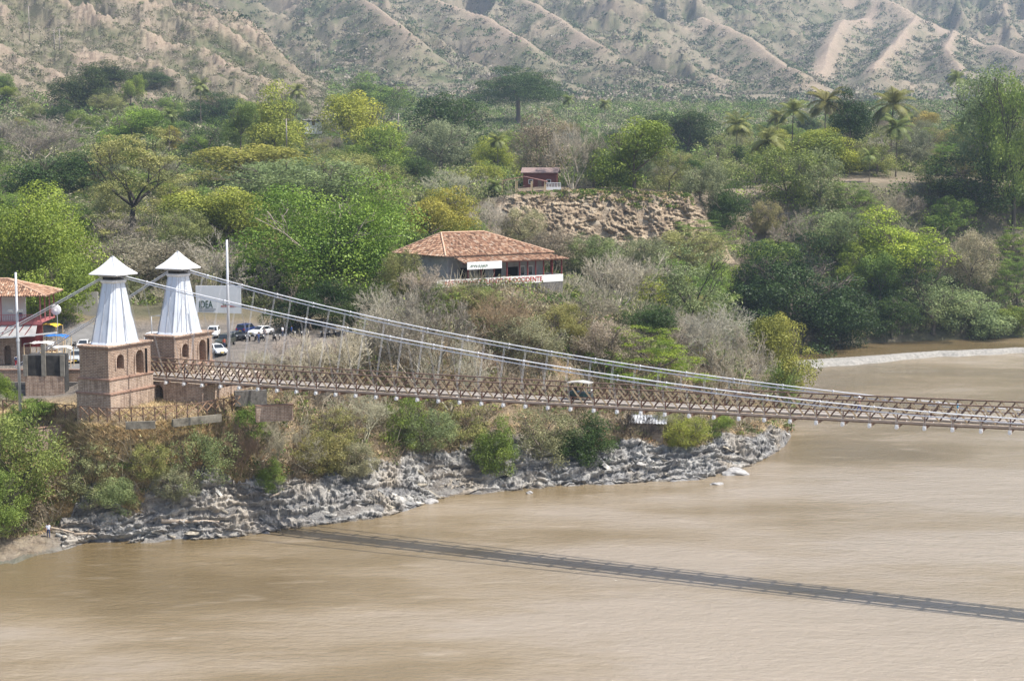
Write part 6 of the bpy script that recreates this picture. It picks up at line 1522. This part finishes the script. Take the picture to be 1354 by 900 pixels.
def bluff(name, label, pxs, ytop, ztop, ybot, zbot, seed):
    """eroded earth face as a real displaced sheet, wrapped over the top edge"""
    nS, nH = len(pxs), 110; S_ = np.repeat(np.arange(nS)[:, None], nH, 1)*1.0; px_ = np.repeat(pxs[:, None], nH, 1); h = np.repeat(np.linspace(0, 1, nH)[None], nS, 0)
    yt, zt, yb, zb_ = ytop(px_), ztop(px_), ybot(px_), zbot(px_)
    zt = zt+fbm(px_*.05+seed, px_*0, 3)*.8
    z_ = zb_+(zt-zb_)*h; prof = np.clip(h*1.0, 0, 1)**1.0
    prof = h+.10*np.sin(h*9+fbm(px_*.03, px_*0+seed, 3)*5)*(1-h)
    y_ = yb+(yt-yb)*prof; x_ = (px_-CX)/F*yt
    lay = ridged(x_*.08+seed, z_*.36+x_*.06+fbm(x_*.05, z_*.1, 3)*1.2, 4, .6)-.5          # strata ledges
    gul = ridged(x_*.16+fbm(x_*.1, z_*.25, 3)*.8, z_*.05+seed, 4, .5)-.5   # gullies down the face
    fin = fbm(x_*1.1, z_*1.4, 4, .6)
    env = np.clip(h*8, 0, 1)*np.clip((1-h)*14, 0, 1)*.9+.1
    y_ = y_-env*(lay*1.7+gul*3.6+fin*.9); z_ = z_+env*fin*.3
    top = np.stack([x_[:, -1], y_[:, -1]+7, zt[:, -1]-.6], -1)[:, None]
    V = np.concatenate([np.stack([x_, y_, z_], -1), top], 1); nH += 1
    ii = np.arange(nS*nH).reshape(nS, nH); Fq = np.stack([ii[:-1, :-1], ii[1:, :-1], ii[1:, 1:], ii[:-1, 1:]], -1).reshape(-1, 4)
    m, nt, out = newmat(name+'_earth'); g = nt.nodes.new('ShaderNodeNewGeometry'); P_ = g.outputs['Position']
    a = noise(nt, .22, 12, P_, .72, mapping=((1, 1, 2.4),)); b = noise(nt, 1.3, 10, P_, .75)
    c = ramp(nt, a, [(.34, (.13, .10, .07)), (.44, (.27, .205, .14)), (.54, (.40, .315, .22)), (.68, (.52, .435, .32))])
    c = mixc(nt, 1.0, c, ramp(nt, b, [(.35, (.45, .43, .42)), (.5, (1, 1, 1)), (.7, (1.2, 1.2, 1.18))]), 'MULTIPLY')
    princ(nt, out, c, .95, normal=bump(nt, b, 1.0, .5))
    o = link(bpy.data.objects.new(name, npmesh(name, V.reshape(-1, 3), Fq, m))); tag(o, kind='structure'); return o
pc = np.arange(650, 948, .62)
k7 = lambda p: np.interp(p, upx, KY[:, 7]); k8 = lambda p: np.interp(p, upx, KY[:, 8]); z8 = lambda p: np.interp(p, upx, KZ[:, 8])
bluff('river_cliff', '', pc, lambda p: k8(p)-.6-np.clip((665-p)/15, 0, 1)*3+np.clip((p-920)/28, 0, 1)*2, lambda p: z8(p)+.25-np.clip((668-p)/18, 0, 1)*7-np.clip((p-928)/20, 0, 1)*7, lambda p: k7(p)-3.5, lambda p: 20+p*0, 3.0)
bluff('river_cliff', '', np.arange(966, 1058, .62), lambda p: 430+p*0, lambda p: 33.5-np.clip((980-p)/14, 0, 1)*9-np.clip((p-1040)/16, 0, 1)*9, lambda p: 417+p*0, lambda p: 17+p*0, 9.0)
# cliff-top hedge
P, px, Y, i, j = sample(900, 690, 945, 398.5, 404, lambda a, b, c, d, e: c > 33, 28)
scatter('cliff_top_hedge', 'low green hedge and dry grass along the cliff edge', P, .8+.6*RNG.random(len(P)), pick(len(P), [(.12, .17, .04), (.34, .27, .14)], [3, 2], 29), 'scrub', 30, 24, .2)
# ================================================================== AIR, LIGHT, CAMERA
hz, nt, out = newmat('haze_air'); pv = nt.nodes.new('ShaderNodeVolumePrincipled'); pv.inputs['Density'].default_value = .00013; pv.inputs['Color'].default_value = (.64, .79, 1.0, 1); pv.inputs['Anisotropy'].default_value = .2
nt.links.new(pv.outputs[0], out.inputs['Volume'])
hb = MB().bx(-1500, 2200, -260, 3100, -16, 620).build('haze', hz); tag(hb, kind='stuff')
SUN_EL = 60
sdir = (D*.95+N*.16).normalized(); az = math.atan2(sdir.x, sdir.y)
v = Vector((sdir.x*math.cos(R(SUN_EL)), sdir.y*math.cos(R(SUN_EL)), math.sin(R(SUN_EL))))
sun = bpy.data.lights.new('sun', 'SUN'); sun.energy = 4.2; sun.angle = R(.53); sun.color = (1, .955, .88); so = bpy.data.objects.new('sun', sun); C.objects.link(so)
so.rotation_euler = v.to_track_quat('Z', 'Y').to_euler(); so.location = (0, 0, 300)
wd_ = bpy.data.worlds.new('World'); sc.world = wd_; wd_.use_nodes = True; nt = wd_.node_tree; nt.nodes.clear()
sky = nt.nodes.new('ShaderNodeTexSky'); sky.sky_type = 'NISHITA'; sky.sun_disc = False; sky.sun_elevation = R(SUN_EL); sky.sun_rotation = az; sky.dust_density = 2.5; sky.air_density = 1.0; sky.ozone_density = 1
bg = nt.nodes.new('ShaderNodeBackground'); bg.inputs[1].default_value = .12; ow = nt.nodes.new('ShaderNodeOutputWorld'); nt.links.new(sky.outputs[0], bg.inputs[0]); nt.links.new(bg.outputs[0], ow.inputs[0])
cam = bpy.data.cameras.new('camera'); cam.sensor_width = 36; cam.lens = F/1354*36; cam.clip_start = 1; cam.clip_end = 8000
co = bpy.data.objects.new('camera', cam); C.objects.link(co); co.location = (0, 0, CAMZ); co.rotation_euler = (PI/2-PITCH, 0, 0); sc.camera = co
sc.view_settings.view_transform = 'Standard'; sc.view_settings.look = 'None'; sc.view_settings.gamma = 1; sc.view_settings.exposure = .75
sc.cycles.max_bounces = 6; sc.cycles.diffuse_bounces = 3; sc.cycles.transparent_max_bounces = 4; sc.cycles.volume_bounces = 0
for o in bpy.data.objects:
    if '_p' in o: del o['_p']
